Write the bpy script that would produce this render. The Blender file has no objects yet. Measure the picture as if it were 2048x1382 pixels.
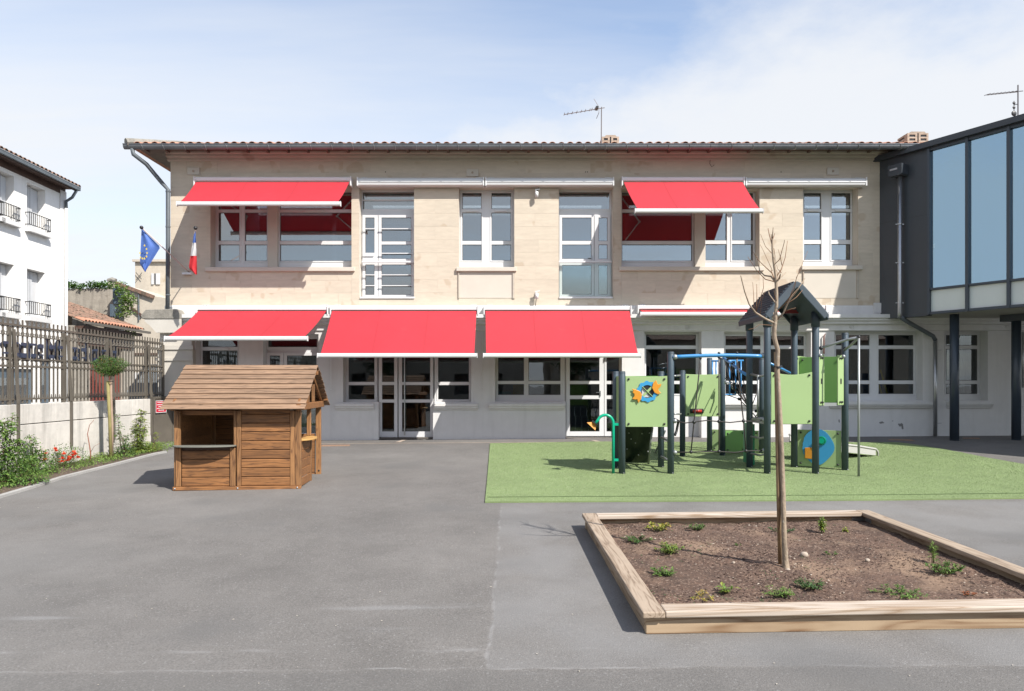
import bpy, math, random
import numpy as np
from mathutils import Vector, Matrix, Euler
random.seed(7); rng = np.random.default_rng(7)
S = bpy.context.scene
COL = S.collection
# ---------------------------------------------------------------- camera, light, exposure
F = 1365.0; CH = 1.7; HY = 768.0
cd = bpy.data.cameras.new('camera'); cam = bpy.data.objects.new('camera', cd); COL.objects.link(cam)
cam.location = (0, 0, CH); cam.rotation_euler = (math.pi/2, 0, 0)
cd.sensor_width = 36; cd.lens = 36*F/2048; cd.shift_y = (HY-691)/2048; cd.clip_end = 3000; cd.clip_start = 0.05
S.camera = cam
SUNDIR = Vector((1.0, -1.0, 1.39)).normalized()
EL = math.asin(SUNDIR.z); AZ = math.atan2(SUNDIR.x, SUNDIR.y)
sd = bpy.data.lights.new('sun', 'SUN'); sun = bpy.data.objects.new('sun', sd); COL.objects.link(sun)
sd.energy = 5.0; sd.angle = math.radians(0.5); sd.color = (1.0, 0.955, 0.89)
sun.rotation_euler = (-SUNDIR).to_track_quat('-Z', 'Y').to_euler(); sun.location = (20, -20, 30)
w = bpy.data.worlds.new('World'); S.world = w; w.use_nodes = True
nt = w.node_tree; nt.nodes.clear()
def N(t, kind, **kw):
    n = t.nodes.new(kind)
    for k, v in kw.items():
        if k.startswith('i_'):
            key = k[2:]
            n.inputs[int(key) if key.isdigit() else key.replace('_', ' ')].default_value = v
        else: setattr(n, k, v)
    return n
out = N(nt, 'ShaderNodeOutputWorld'); bg = N(nt, 'ShaderNodeBackground'); bg.inputs[1].default_value = 0.15
sky = N(nt, 'ShaderNodeTexSky', sky_type='NISHITA', sun_disc=False, sun_elevation=EL, sun_rotation=AZ, air_density=1.0, dust_density=0.5, ozone_density=1.0)
tc = N(nt, 'ShaderNodeTexCoord')
# thin high cloud: stretched noise on the sky direction, projected on a flat layer
sep = N(nt, 'ShaderNodeSeparateXYZ'); nt.links.new(tc.outputs['Generated'], sep.inputs[0])
zz = N(nt, 'ShaderNodeMath', operation='MAXIMUM'); nt.links.new(sep.outputs[2], zz.inputs[0]); zz.inputs[1].default_value = 0.0
za = N(nt, 'ShaderNodeMath', operation='ADD'); nt.links.new(zz.outputs[0], za.inputs[0]); za.inputs[1].default_value = 0.18
dx = N(nt, 'ShaderNodeMath', operation='DIVIDE'); nt.links.new(sep.outputs[0], dx.inputs[0]); nt.links.new(za.outputs[0], dx.inputs[1])
dy = N(nt, 'ShaderNodeMath', operation='DIVIDE'); nt.links.new(sep.outputs[1], dy.inputs[0]); nt.links.new(za.outputs[0], dy.inputs[1])
cmb = N(nt, 'ShaderNodeCombineXYZ'); nt.links.new(dx.outputs[0], cmb.inputs[0]); nt.links.new(dy.outputs[0], cmb.inputs[1])
mp = N(nt, 'ShaderNodeMapping'); mp.inputs['Rotation'].default_value = (0, 0, math.radians(28)); mp.inputs['Scale'].default_value = (0.42, 1.25, 1); mp.inputs['Location'].default_value = (3.1, 1.35, 0)
nt.links.new(cmb.outputs[0], mp.inputs[0])
n1 = N(nt, 'ShaderNodeTexNoise'); n1.inputs['Scale'].default_value = 0.75; n1.inputs['Detail'].default_value = 7; n1.inputs['Roughness'].default_value = 0.55; n1.inputs['Distortion'].default_value = 0.7
nt.links.new(mp.outputs[0], n1.inputs['Vector'])
cr = N(nt, 'ShaderNodeValToRGB'); cr.color_ramp.elements[0].position = 0.36; cr.color_ramp.elements[1].position = 0.70
cr.color_ramp.elements[0].color = (0.0, 0.0, 0.0, 1); cr.color_ramp.elements[1].color = (1, 1, 1, 1)
nt.links.new(n1.outputs[0], cr.inputs[0])
# veil grows to the east (right) of the view and to the horizon, as a real bank of thin cloud does
ax = N(nt, 'ShaderNodeMath', operation='MULTIPLY_ADD'); nt.links.new(sep.outputs[0], ax.inputs[0]); ax.inputs[1].default_value = -0.34; ax.inputs[2].default_value = 0.25
hz = N(nt, 'ShaderNodeMapRange'); nt.links.new(zz.outputs[0], hz.inputs[0]); hz.inputs[1].default_value = 0.0; hz.inputs[2].default_value = 0.42; hz.inputs[3].default_value = 0.55; hz.inputs[4].default_value = -0.16
s1 = N(nt, 'ShaderNodeMath', operation='ADD'); nt.links.new(ax.outputs[0], s1.inputs[0]); nt.links.new(hz.outputs[0], s1.inputs[1])
s2 = N(nt, 'ShaderNodeMath', operation='MULTIPLY_ADD'); nt.links.new(cr.outputs[0], s2.inputs[0]); s2.inputs[1].default_value = 0.62; nt.links.new(s1.outputs[0], s2.inputs[2]); s2.use_clamp = True
def wdot(v):
    d = N(nt, 'ShaderNodeVectorMath', operation='DOT_PRODUCT'); nt.links.new(tc.outputs['Generated'], d.inputs[0]); d.inputs[1].default_value = v; return d.outputs['Value']
def wm(op, a, b, c=None):
    n = N(nt, 'ShaderNodeMath', operation=op)
    for i, v in enumerate((a, b, c)):
        if v is None: continue
        if isinstance(v, (int, float)): n.inputs[i].default_value = v
        else: nt.links.new(v, n.inputs[i])
    return n.outputs[0]
def wr(v, a, b, lo=0, hi=1):
    r = N(nt, 'ShaderNodeMapRange', interpolation_type='SMOOTHSTEP'); nt.links.new(v, r.inputs[0])
    for i, q in zip((1,2,3,4), (a,b,lo,hi)): r.inputs[i].default_value = q
    return r.outputs[0]
n2 = N(nt, 'ShaderNodeTexNoise'); n2.inputs['Scale'].default_value = 2.6; n2.inputs['Detail'].default_value = 9; n2.inputs['Roughness'].default_value = 0.6; nt.links.new(cmb.outputs[0], n2.inputs['Vector'])
bank = wm('MULTIPLY', wr(wm('MULTIPLY_ADD', n2.outputs[0], 0.30, wdot((.30, .365, -1.0))), -0.02, 0.22), wr(sep.outputs[1], -0.1, 0.4))
trail = wm('MULTIPLY', wm('MULTIPLY', wr(n1.outputs[0], .35, .6), 1.0), wm('MULTIPLY', wr(wm('ABSOLUTE', wm('MULTIPLY_ADD', n2.outputs[0], 0.03, wdot((.3455, -.4937, 1.0))), 0), 0.0, 0.028, 1, 0), wm('MULTIPLY', wr(sep.outputs[0], -.26, -.16), wr(sep.outputs[0], -.04, .10, 1, 0))))
cov = wm('MAXIMUM', wm('MAXIMUM', s2.outputs[0], wm('MULTIPLY', bank, 0.93)), wm('MULTIPLY', trail, 0.42))
mx = N(nt, 'ShaderNodeMix', data_type='RGBA'); nt.links.new(cov, mx.inputs[0]); nt.links.new(sky.outputs[0], mx.inputs[6]); mx.inputs[7].default_value = (3.75, 3.83, 3.95, 1)
nt.links.new(mx.outputs[2], bg.inputs[0]); nt.links.new(bg.outputs[0], out.inputs[0])
S.view_settings.view_transform = 'Standard'; S.view_settings.look = 'None'; S.view_settings.gamma = 1; S.view_settings.use_curve_mapping = False
S.view_settings.exposure = 0.70

# ---------------------------------------------------------------- geometry helpers
def gz(x, y):
    return 0.019*max(-8, min(y, 18)) + 0.007*max(-12, min(x, 14))
def Wp(px, py, Y): return Vector(((px-1024)*Y/F, Y, CH+(HY-py)*Y/F))
def Gp(px, py, h=0.0):
    Y = F*(CH-h)/((py-HY)+F*0.019+0.007*(px-1024)); X = (px-1024)*Y/F
    return Vector((X, Y, gz(X, Y)+h))
YF = 17.0625
def fx(px, Y=YF): return (px-1024)*Y/F
def fz(py, Y=YF): return CH+(HY-py)*Y/F

class MB:
    def __init__(s, M=None): s.v = []; s.f = []; s.M = M
    def add(s, vs, fs):
        b = len(s.v)
        if s.M is not None: vs = [s.M @ Vector(v) for v in vs]
        s.v += [tuple(v) for v in vs]; s.f += [tuple(b+i for i in f) for f in fs]
        return s
    def box(s, x0, x1, y0, y1, z0, z1):
        if x0 > x1: x0, x1 = x1, x0
        if y0 > y1: y0, y1 = y1, y0
        if z0 > z1: z0, z1 = z1, z0
        return s.add([(x0,y0,z0),(x1,y0,z0),(x1,y1,z0),(x0,y1,z0),(x0,y0,z1),(x1,y0,z1),(x1,y1,z1),(x0,y1,z1)],
              [(0,3,2,1),(4,5,6,7),(0,1,5,4),(1,2,6,5),(2,3,7,6),(3,0,4,7)])
    def bar(s, p, q, w_, h_, up=(0,0,1)):
        p = Vector(p); q = Vector(q); d = (q-p).normalized(); u = Vector(up)
        a = d.cross(u)
        if a.length < 1e-4: a = d.cross(Vector((1,0,0)))
        a.normalize(); b = a.cross(d).normalized()
        vs = []
        for c in (p, q):
            for sx, sy in ((-1,-1),(1,-1),(1,1),(-1,1)): vs.append(c+a*sx*w_/2+b*sy*h_/2)
        return s.add(vs, [(0,1,2,3),(7,6,5,4),(0,4,5,1),(1,5,6,2),(2,6,7,3),(3,7,4,0)])
    def tube(s, pts, r, n=8, cap=True):
        pts = [Vector(p) for p in pts]; rs = r if isinstance(r, (list, tuple)) else [r]*len(pts)
        b = []; prev = None
        vs = []; fs = []
        for i, p in enumerate(pts):
            d = (pts[min(i+1, len(pts)-1)]-pts[max(i-1, 0)]).normalized()
            if prev is None:
                a = d.cross(Vector((0.3,0.1,1)) if abs(d.z) < .95 else Vector((1,0,0))).normalized()
            else: a = (prev-d*prev.dot(d)).normalized()
            prev = a; c = d.cross(a)
            for k in range(n):
                t = 2*math.pi*k/n; vs.append(p+(a*math.cos(t)+c*math.sin(t))*rs[i])
        for i in range(len(pts)-1):
            for k in range(n):
                k2 = (k+1) % n; fs.append((i*n+k, i*n+k2, (i+1)*n+k2, (i+1)*n+k))
        if cap:
            fs.append(tuple(range(n-1, -1, -1))); m = (len(pts)-1)*n; fs.append(tuple(m+k for k in range(n)))
        return s.add(vs, fs)
    def ball(s, c, r, n=8, m=5, sc=(1,1,1)):
        c = Vector(c); vs = []; fs = []
        for i in range(1, m):
            ph = math.pi*i/m
            for k in range(n):
                t = 2*math.pi*k/n
                vs.append(c+Vector((r*sc[0]*math.sin(ph)*math.cos(t), r*sc[1]*math.sin(ph)*math.sin(t), r*sc[2]*math.cos(ph))))
        vs.append(c+Vector((0,0,r*sc[2]))); vs.append(c-Vector((0,0,r*sc[2]))); T = len(vs)-2
        for i in range(m-2):
            for k in range(n): fs.append((i*n+k, (i+1)*n+k, (i+1)*n+(k+1)%n, i*n+(k+1)%n))
        for k in range(n): fs.append((T, k, (k+1)%n)); fs.append((T+1, (m-2)*n+(k+1)%n, (m-2)*n+k))
        return s.add(vs, fs)
    def prism(s, poly, a, b, axis='y'):
        """poly: 2D points; extruded from a to b along the axis. y: poly=(x,z); x: poly=(y,z); z: poly=(x,y)"""
        n = len(poly)
        def P(u, v, t): return {'y': (u, t, v), 'x': (t, u, v), 'z': (u, v, t)}[axis]
        vs = [P(u, v, a) for u, v in poly]+[P(u, v, b) for u, v in poly]
        fs = [tuple(range(n)), tuple(range(2*n-1, n-1, -1))]+[(i, i+n, (i+1)%n+n, (i+1)%n) for i in range(n)]
        return s.add(vs, fs)
    def wall(s, x0, x1, z0, z1, holes, y0, y1):
        """rectangle in x,z with rectangular holes, thickness y0..y1"""
        xs = sorted({x0, x1, *[min(max(h[i], x0), x1) for h in holes for i in (0, 1)]})
        zs = sorted({z0, z1, *[min(max(h[i], z0), z1) for h in holes for i in (2, 3)]})
        def solid(i, j):
            if i < 0 or j < 0 or i >= len(xs)-1 or j >= len(zs)-1: return False
            cx = (xs[i]+xs[i+1])/2; cz = (zs[j]+zs[j+1])/2
            return not any(h[0] < cx < h[1] and h[2] < cz < h[3] for h in holes)
        for i in range(len(xs)-1):
            for j in range(len(zs)-1):
                if not solid(i, j): continue
                a, b, c, d = xs[i], xs[i+1], zs[j], zs[j+1]
                s.add([(a,y0,c),(b,y0,c),(b,y0,d),(a,y0,d)], [(0,1,2,3)]); s.add([(a,y1,c),(b,y1,c),(b,y1,d),(a,y1,d)], [(3,2,1,0)])
                if not solid(i-1, j): s.add([(a,y0,c),(a,y1,c),(a,y1,d),(a,y0,d)], [(3,2,1,0)])
                if not solid(i+1, j): s.add([(b,y0,c),(b,y1,c),(b,y1,d),(b,y0,d)], [(0,1,2,3)])
                if not solid(i, j-1): s.add([(a,y0,c),(b,y0,c),(b,y1,c),(a,y1,c)], [(3,2,1,0)])
                if not solid(i, j+1): s.add([(a,y0,d),(b,y0,d),(b,y1,d),(a,y1,d)], [(0,1,2,3)])
        return s

FR = {}
def setp(o, label=None, cat=None, group=None, kind=None):
    if label: o['label'] = label
    if cat: o['category'] = cat
    if group: o['group'] = group
    if kind: o['kind'] = kind
    return o
def thing(name, label, cat, loc=(0,0,0), group=None, rot=0, local=False, kind=None):
    o = bpy.data.objects.new(name, None); COL.objects.link(o); o.empty_display_size = .2
    o.location = loc; o.rotation_euler = (0, 0, rot); setp(o, label, cat, group, kind)
    FR[o.name] = Vector((0,0,0)) if local else Vector(loc)
    return o
def mesh_of(mb, off, name, mat, smooth=False):
    me = bpy.data.meshes.new(name)
    if off.length: vs = [(v[0]-off.x, v[1]-off.y, v[2]-off.z) for v in mb.v]
    else: vs = mb.v
    me.from_pydata(vs, [], mb.f); me.materials.append(mat)
    if smooth: me.polygons.foreach_set('use_smooth', [True]*len(me.polygons))
    me.update(); return me
def part(name, mb, mat, parent=None, smooth=False, bevel=0, label=None, kind=None, seg=2):
    """one mesh object; mb is in world coordinates (or the local ones of a local thing)"""
    off = FR[parent.name] if parent is not None else Vector((0,0,0))
    o = bpy.data.objects.new(name, mesh_of(mb, off, name, mat, smooth)); COL.objects.link(o)
    if parent is not None: o.parent = parent
    FR[o.name] = off
    if bevel:
        b = o.modifiers.new('b', 'BEVEL'); b.width = bevel; b.segments = seg; b.limit_method = 'ANGLE'; b.angle_limit = math.radians(40)
    setp(o, label=label, kind=kind)
    return o
def solo(name, mb, mat, label=None, cat=None, group=None, kind=None, smooth=False, bevel=0):
    """a top-level thing that is one mesh, origin at its first vertices' centre bottom"""
    a = np.array(mb.v); c = Vector(((a[:,0].min()+a[:,0].max())/2, (a[:,1].min()+a[:,1].max())/2, a[:,2].min()))
    o = bpy.data.objects.new(name, mesh_of(mb, c, name, mat, smooth)); COL.objects.link(o); o.location = c
    FR[o.name] = c
    if bevel:
        b = o.modifiers.new('b', 'BEVEL'); b.width = bevel; b.segments = 2; b.limit_method = 'ANGLE'
    return setp(o, label, cat, group, kind)
def dup(o, loc, parent):
    """copy of one mesh object sharing mesh data, at a local location"""
    c = o.copy(); COL.objects.link(c); c.parent = parent; c.location = loc; FR[c.name] = FR.get(o.name, Vector((0,0,0)))
    return c

# ---------------------------------------------------------------- materials
KA = 0.74
def mat(name, col, rough=.6, metal=0, noise=None, bump=None, rnd=0, spec=.5, streak=None, wood=None, trans=0, stretch=(1,1,1), speck=None, coord='Object'):
    m = bpy.data.materials.new(name); m.use_nodes = True; t = m.node_tree; P = t.nodes['Principled BSDF']; L = t.links.new
    P.inputs['Roughness'].default_value = rough; P.inputs['Metallic'].default_value = metal; P.inputs['Specular IOR Level'].default_value = spec
    col = tuple(q*KA for q in col); c = N(t, 'ShaderNodeRGB'); c.outputs[0].default_value = (*col, 1); cur = c.outputs[0]
    tcn = N(t, 'ShaderNodeTexCoord')
    oi = N(t, 'ShaderNodeObjectInfo')
    add = N(t, 'ShaderNodeVectorMath', operation='MULTIPLY_ADD'); add.inputs[1].default_value = (1,1,1)
    cb = N(t, 'ShaderNodeCombineXYZ'); ml = N(t, 'ShaderNodeMath', operation='MULTIPLY'); ml.inputs[1].default_value = 37.0 if (rnd or wood) else 0.0
    L(oi.outputs['Random'], ml.inputs[0]); [L(ml.outputs[0], cb.inputs[i]) for i in range(3)]
    L(tcn.outputs[coord] if coord != 'Position' else N(t, 'ShaderNodeNewGeometry').outputs['Position'], add.inputs[0]); L(cb.outputs[0], add.inputs[2])
    vec = add.outputs[0]
    if stretch != (1,1,1):
        mpp = N(t, 'ShaderNodeMapping'); mpp.inputs['Scale'].default_value = stretch; L(vec, mpp.inputs[0]); svec = mpp.outputs[0]
    else: svec = vec
    def mul(facsock, lo, hi):
        nonlocal cur
        mr = N(t, 'ShaderNodeMapRange'); mr.inputs[3].default_value = lo; mr.inputs[4].default_value = hi; L(facsock, mr.inputs[0])
        hs = N(t, 'ShaderNodeMix', data_type='RGBA', blend_type='MULTIPLY'); hs.inputs[0].default_value = 1
        L(cur, hs.inputs[6]); L(mr.outputs[0], hs.inputs[7]); cur = hs.outputs[2]
        return mr
    def nz(scale, detail=4, rough_=.6, v=None, dist=0):
        n = N(t, 'ShaderNodeTexNoise'); n.inputs['Scale'].default_value = scale; n.inputs['Detail'].default_value = detail; n.inputs['Roughness'].default_value = rough_; n.inputs['Distortion'].default_value = dist
        L(v or svec, n.inputs['Vector']); return n.outputs[0]
    bumps = []
    if noise:
        for sc, am in (noise if isinstance(noise[0], (tuple, list)) else [noise]):
            r = mul(nz(sc, 5), 1-am, 1+am); r.inputs[1].default_value = .3; r.inputs[2].default_value = .7
    if wood:      # wood=(dark rgb, axis, scale): grain lines along the axis, rings pinched by slow noise, plus knots
        dark, axis, sc = wood
        s3 = [14.0*sc]*3; s3['xyz'.index(axis)] = .9*sc
        mw = N(t, 'ShaderNodeMapping'); mw.inputs['Scale'].default_value = s3; L(vec, mw.inputs[0])
        g = nz(1.0, 3, .5, mw.outputs[0], .6)
        mmm = N(t, 'ShaderNodeMath', operation='MULTIPLY'); mmm.inputs[1].default_value = 13; L(g, mmm.inputs[0])
        fr_ = N(t, 'ShaderNodeMath', operation='PINGPONG'); L(mmm.outputs[0], fr_.inputs[0]); fr_.inputs[1].default_value = 1
        pw = N(t, 'ShaderNodeMath', operation='POWER'); pw.inputs[1].default_value = 2.2; L(fr_.outputs[0], pw.inputs[0])
        s4 = [60.0*sc]*3; s4['xyz'.index(axis)] = 2.0*sc
        mf = N(t, 'ShaderNodeMapping'); mf.inputs['Scale'].default_value = s4; L(vec, mf.inputs[0])
        fine = nz(1.0, 2, .5, mf.outputs[0])
        av = N(t, 'ShaderNodeMath', operation='MULTIPLY'); L(pw.outputs[0], av.inputs[0]); L(N_scale(t, fine, 1.7), av.inputs[1])
        s5 = [4.2*sc]*3; s5['xyz'.index(axis)] = 1.9*sc
        mk = N(t, 'ShaderNodeMapping'); mk.inputs['Scale'].default_value = s5; L(vec, mk.inputs[0])
        vo = N(t, 'ShaderNodeTexVoronoi'); vo.inputs['Scale'].default_value = 1.0; L(mk.outputs[0], vo.inputs['Vector'])
        kr = N(t, 'ShaderNodeMapRange'); kr.inputs[1].default_value = .05; kr.inputs[2].default_value = .11; kr.inputs[3].default_value = .9; kr.inputs[4].default_value = 0; L(vo.outputs[0], kr.inputs[0])
        mxk = N(t, 'ShaderNodeMath', operation='MAXIMUM'); L(av.outputs[0], mxk.inputs[0]); L(kr.outputs[0], mxk.inputs[1])
        mm = N(t, 'ShaderNodeMix', data_type='RGBA'); L(mxk.outputs[0], mm.inputs[0]); L(cur, mm.inputs[6]); mm.inputs[7].default_value = (*[q*KA for q in dark], 1); cur = mm.outputs[2]
        bumps.append((fine, .25, .002))
    if streak:    # vertical dirt runs: streak=(rgb, amount)
        ms = N(t, 'ShaderNodeMapping'); ms.inputs['Scale'].default_value = (5, 5, .45); L(vec, ms.inputs[0])
        g = nz(1.0, 5, .6, ms.outputs[0]); mr = N(t, 'ShaderNodeMapRange'); mr.inputs[1].default_value = .5; mr.inputs[2].default_value = .8; mr.inputs[4].default_value = streak[1]; L(g, mr.inputs[0])
        mm = N(t, 'ShaderNodeMix', data_type='RGBA'); L(mr.outputs[0], mm.inputs[0]); L(cur, mm.inputs[6]); mm.inputs[7].default_value = (*[q*KA for q in streak[0]], 1); cur = mm.outputs[2]
    if speck:     # speck=(scale, threshold, rgb, amount)
        g = nz(speck[0], 2, .5, vec); mr = N(t, 'ShaderNodeMapRange'); mr.inputs[1].default_value = speck[1]; mr.inputs[2].default_value = speck[1]+.05; mr.inputs[4].default_value = speck[3]; L(g, mr.inputs[0])
        mm = N(t, 'ShaderNodeMix', data_type='RGBA'); L(mr.outputs[0], mm.inputs[0]); L(cur, mm.inputs[6]); mm.inputs[7].default_value = (*[q*KA for q in speck[2]], 1); cur = mm.outputs[2]
    if rnd: mul(oi.outputs['Random'], 1-rnd, 1+rnd)
    if bump:
        for sc, st in (bump if isinstance(bump[0], (tuple, list)) else [bump]): bumps.append((nz(sc, 4), st, .01))
    nrm = None
    for hs, st, dist in bumps:
        b = N(t, 'ShaderNodeBump'); b.inputs['Strength'].default_value = st; b.inputs['Distance'].default_value = dist; L(hs, b.inputs['Height'])
        if nrm: L(nrm, b.inputs['Normal'])
        nrm = b.outputs[0]
    if nrm: L(nrm, P.inputs['Normal'])
    L(cur, P.inputs['Base Color'])
    if trans:
        tr = N(t, 'ShaderNodeBsdfTranslucent'); L(cur, tr.inputs[0]); ms_ = N(t, 'ShaderNodeMixShader'); ms_.inputs[0].default_value = trans
        o = t.nodes['Material Output']; L(P.outputs[0], ms_.inputs[1]); L(tr.outputs[0], ms_.inputs[2]); L(ms_.outputs[0], o.inputs[0])
    return m
def N_scale(t, sock, k):
    n = N(t, 'ShaderNodeMath', operation='MULTIPLY', use_clamp=True); t.links.new(sock, n.inputs[0]); n.inputs[1].default_value = k; return n.outputs[0]
def glass(name, tint, refl, base):
    m = bpy.data.materials.new(name); m.use_nodes = True; t = m.node_tree; t.nodes.clear(); L = t.links.new
    o = N(t, 'ShaderNodeOutputMaterial'); tr = N(t, 'ShaderNodeBsdfTransparent'); tr.inputs[0].default_value = (*tint, 1)
    gl = N(t, 'ShaderNodeBsdfGlossy'); gl.inputs['Color'].default_value = (*refl, 1); gl.inputs['Roughness'].default_value = .0
    tc_ = N(t, 'ShaderNodeTexCoord'); nn = N(t, 'ShaderNodeTexNoise'); nn.inputs['Scale'].default_value = 1.6; L(tc_.outputs['Object'], nn.inputs['Vector'])
    bb = N(t, 'ShaderNodeBump'); bb.inputs['Strength'].default_value = .05; bb.inputs['Distance'].default_value = .02; L(nn.outputs[0], bb.inputs['Height']); L(bb.outputs[0], gl.inputs['Normal'])
    lw = N(t, 'ShaderNodeLayerWeight'); lw.inputs[0].default_value = .5
    pw = N(t, 'ShaderNodeMath', operation='POWER'); pw.inputs[1].default_value = 4; L(lw.outputs['Facing'], pw.inputs[0])
    ma = N(t, 'ShaderNodeMath', operation='MULTIPLY_ADD'); ma.inputs[1].default_value = 1-base; ma.inputs[2].default_value = base; L(pw.outputs[0], ma.inputs[0])
    mx = N(t, 'ShaderNodeMixShader'); L(ma.outputs[0], mx.inputs[0]); L(tr.outputs[0], mx.inputs[1]); L(gl.outputs[0], mx.inputs[2]); L(mx.outputs[0], o.inputs[0])
    return m

m_stone = mat('limestone', (.685,.595,.475), .9, noise=[(.9,.06),(7,.06)], bump=[(30,.25),(6,.15)], rnd=.028, stretch=(.55,1,2.2), speck=(2.1,.62,(.50,.37,.25),.45))
m_mortar = mat('lime_mortar', (.61,.54,.44), .95, noise=(9,.1))
m_stonetrim = mat('limestone_trim', (.58,.51,.42), .85, noise=[(1.2,.12),(9,.06)], bump=(25,.2), stretch=(.6,1,2), speck=(1.3,.62,(.30,.22,.15),.45))
m_cream = mat('cream_render', (.69,.63,.54), .85, noise=(2,.04), bump=(40,.1))
m_white = mat('white_render', (.80,.785,.765), .85, noise=[(.7,.05),(5,.03)], bump=(35,.12), streak=((.48,.47,.44),.25), speck=(1.1,.73,(.35,.33,.30),.6))
m_pvc = mat('white_pvc', (.80,.80,.80), .35, noise=(1.5,.02))
m_alu = mat('white_painted_aluminium', (.80,.80,.79), .32, noise=(3,.02))
m_red = mat('red_awning_canvas', (.52,.027,.043), .7, noise=[(1.2,.05),(.35,.06)], bump=[(220,.08),(2.2,.25)], trans=.03, speck=(3.1,.68,(.50,.05,.06),.25))
m_zinc = mat('zinc', (.25,.265,.28), .42, metal=.65, noise=[(2,.18),(14,.08)])
m_zincdark = mat('painted_downpipe_grey', (.12,.14,.155), .6, metal=.0, noise=(4,.12))
m_tile = mat('terracotta_tile', (.50,.245,.155), .85, noise=[(6,.18),(30,.1)], bump=(60,.3), rnd=.22, speck=(9,.62,(.25,.2,.15),.55))
m_tileold = mat('old_weathered_tile', (.25,.15,.105), .9, noise=[(4,.35),(20,.2)], bump=(60,.3), rnd=.2, speck=(7,.56,(.10,.09,.06),.7))
m_chim = mat('chimney_brick', (.46,.37,.29), .9, noise=(12,.2), bump=(50,.4), rnd=.12)
m_darkwood = mat('dark_brown_eaves_timber', (.10,.055,.04), .7, noise=(6,.2))
m_eave = mat('grey_aged_eaves_boards', (.17,.13,.10), .85, noise=(5,.25))
m_anth = mat('anthracite_cladding', (.050,.060,.072), .42, noise=(1.5,.06))
m_anthcol = mat('anthracite_steel_paint', (.045,.062,.085), .32, noise=(2,.08))
m_glassup = glass('sky_reflecting_glass', (.50,.56,.60), (.93,.95,.95), .26)
m_glasslow = glass('clear_window_glass', (.62,.66,.66), (.9,.95,1.0), .10)
m_glasswing = glass('blue_solar_glass', (.30,.44,.58), (.50,.72,.88), .52)
m_frost = mat('frosted_glass_panel', (.80,.85,.83), .25, noise=(1.5,.04))
m_interior = mat('room_wall_paint', (.30,.30,.29), .9)
m_intfloor = mat('room_floor', (.16,.14,.12), .6)
m_curtain = mat('pale_curtain', (.55,.58,.57), .9, trans=.3, noise=(3,.06))
m_black = mat('black_plastic', (.02,.02,.022), .45)
m_steel = mat('brushed_steel', (.52,.53,.54), .32, metal=.8, noise=(20,.06))
m_concrete = mat('stained_concrete', (.74,.70,.635), .9, noise=[(1.1,.12),(8,.08)], bump=[(40,.3),(5,.2)], streak=((.17,.16,.14),.6))
m_kerb = mat('kerb_concrete', (.42,.41,.39), .9, noise=[(2,.1),(30,.1)], bump=(60,.3))
m_fence = mat('khaki_grey_fence_paint', (.135,.118,.095), .55, noise=(5,.12))
m_letter = mat('blue_grey_letter', (.045,.06,.10), .4)
m_roughcast = mat('white_roughcast', (1.02,.995,.95), .95, noise=(2,.03), bump=[(7,1.0),(30,.6)], streak=((.6,.58,.55),.2))
m_shutter = mat('white_shutter_boards', (.68,.69,.70), .7, noise=[(1.5,.08)], streak=((.45,.43,.40),.3))
m_iron = mat('dark_ironwork', (.05,.05,.05), .5)
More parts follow.
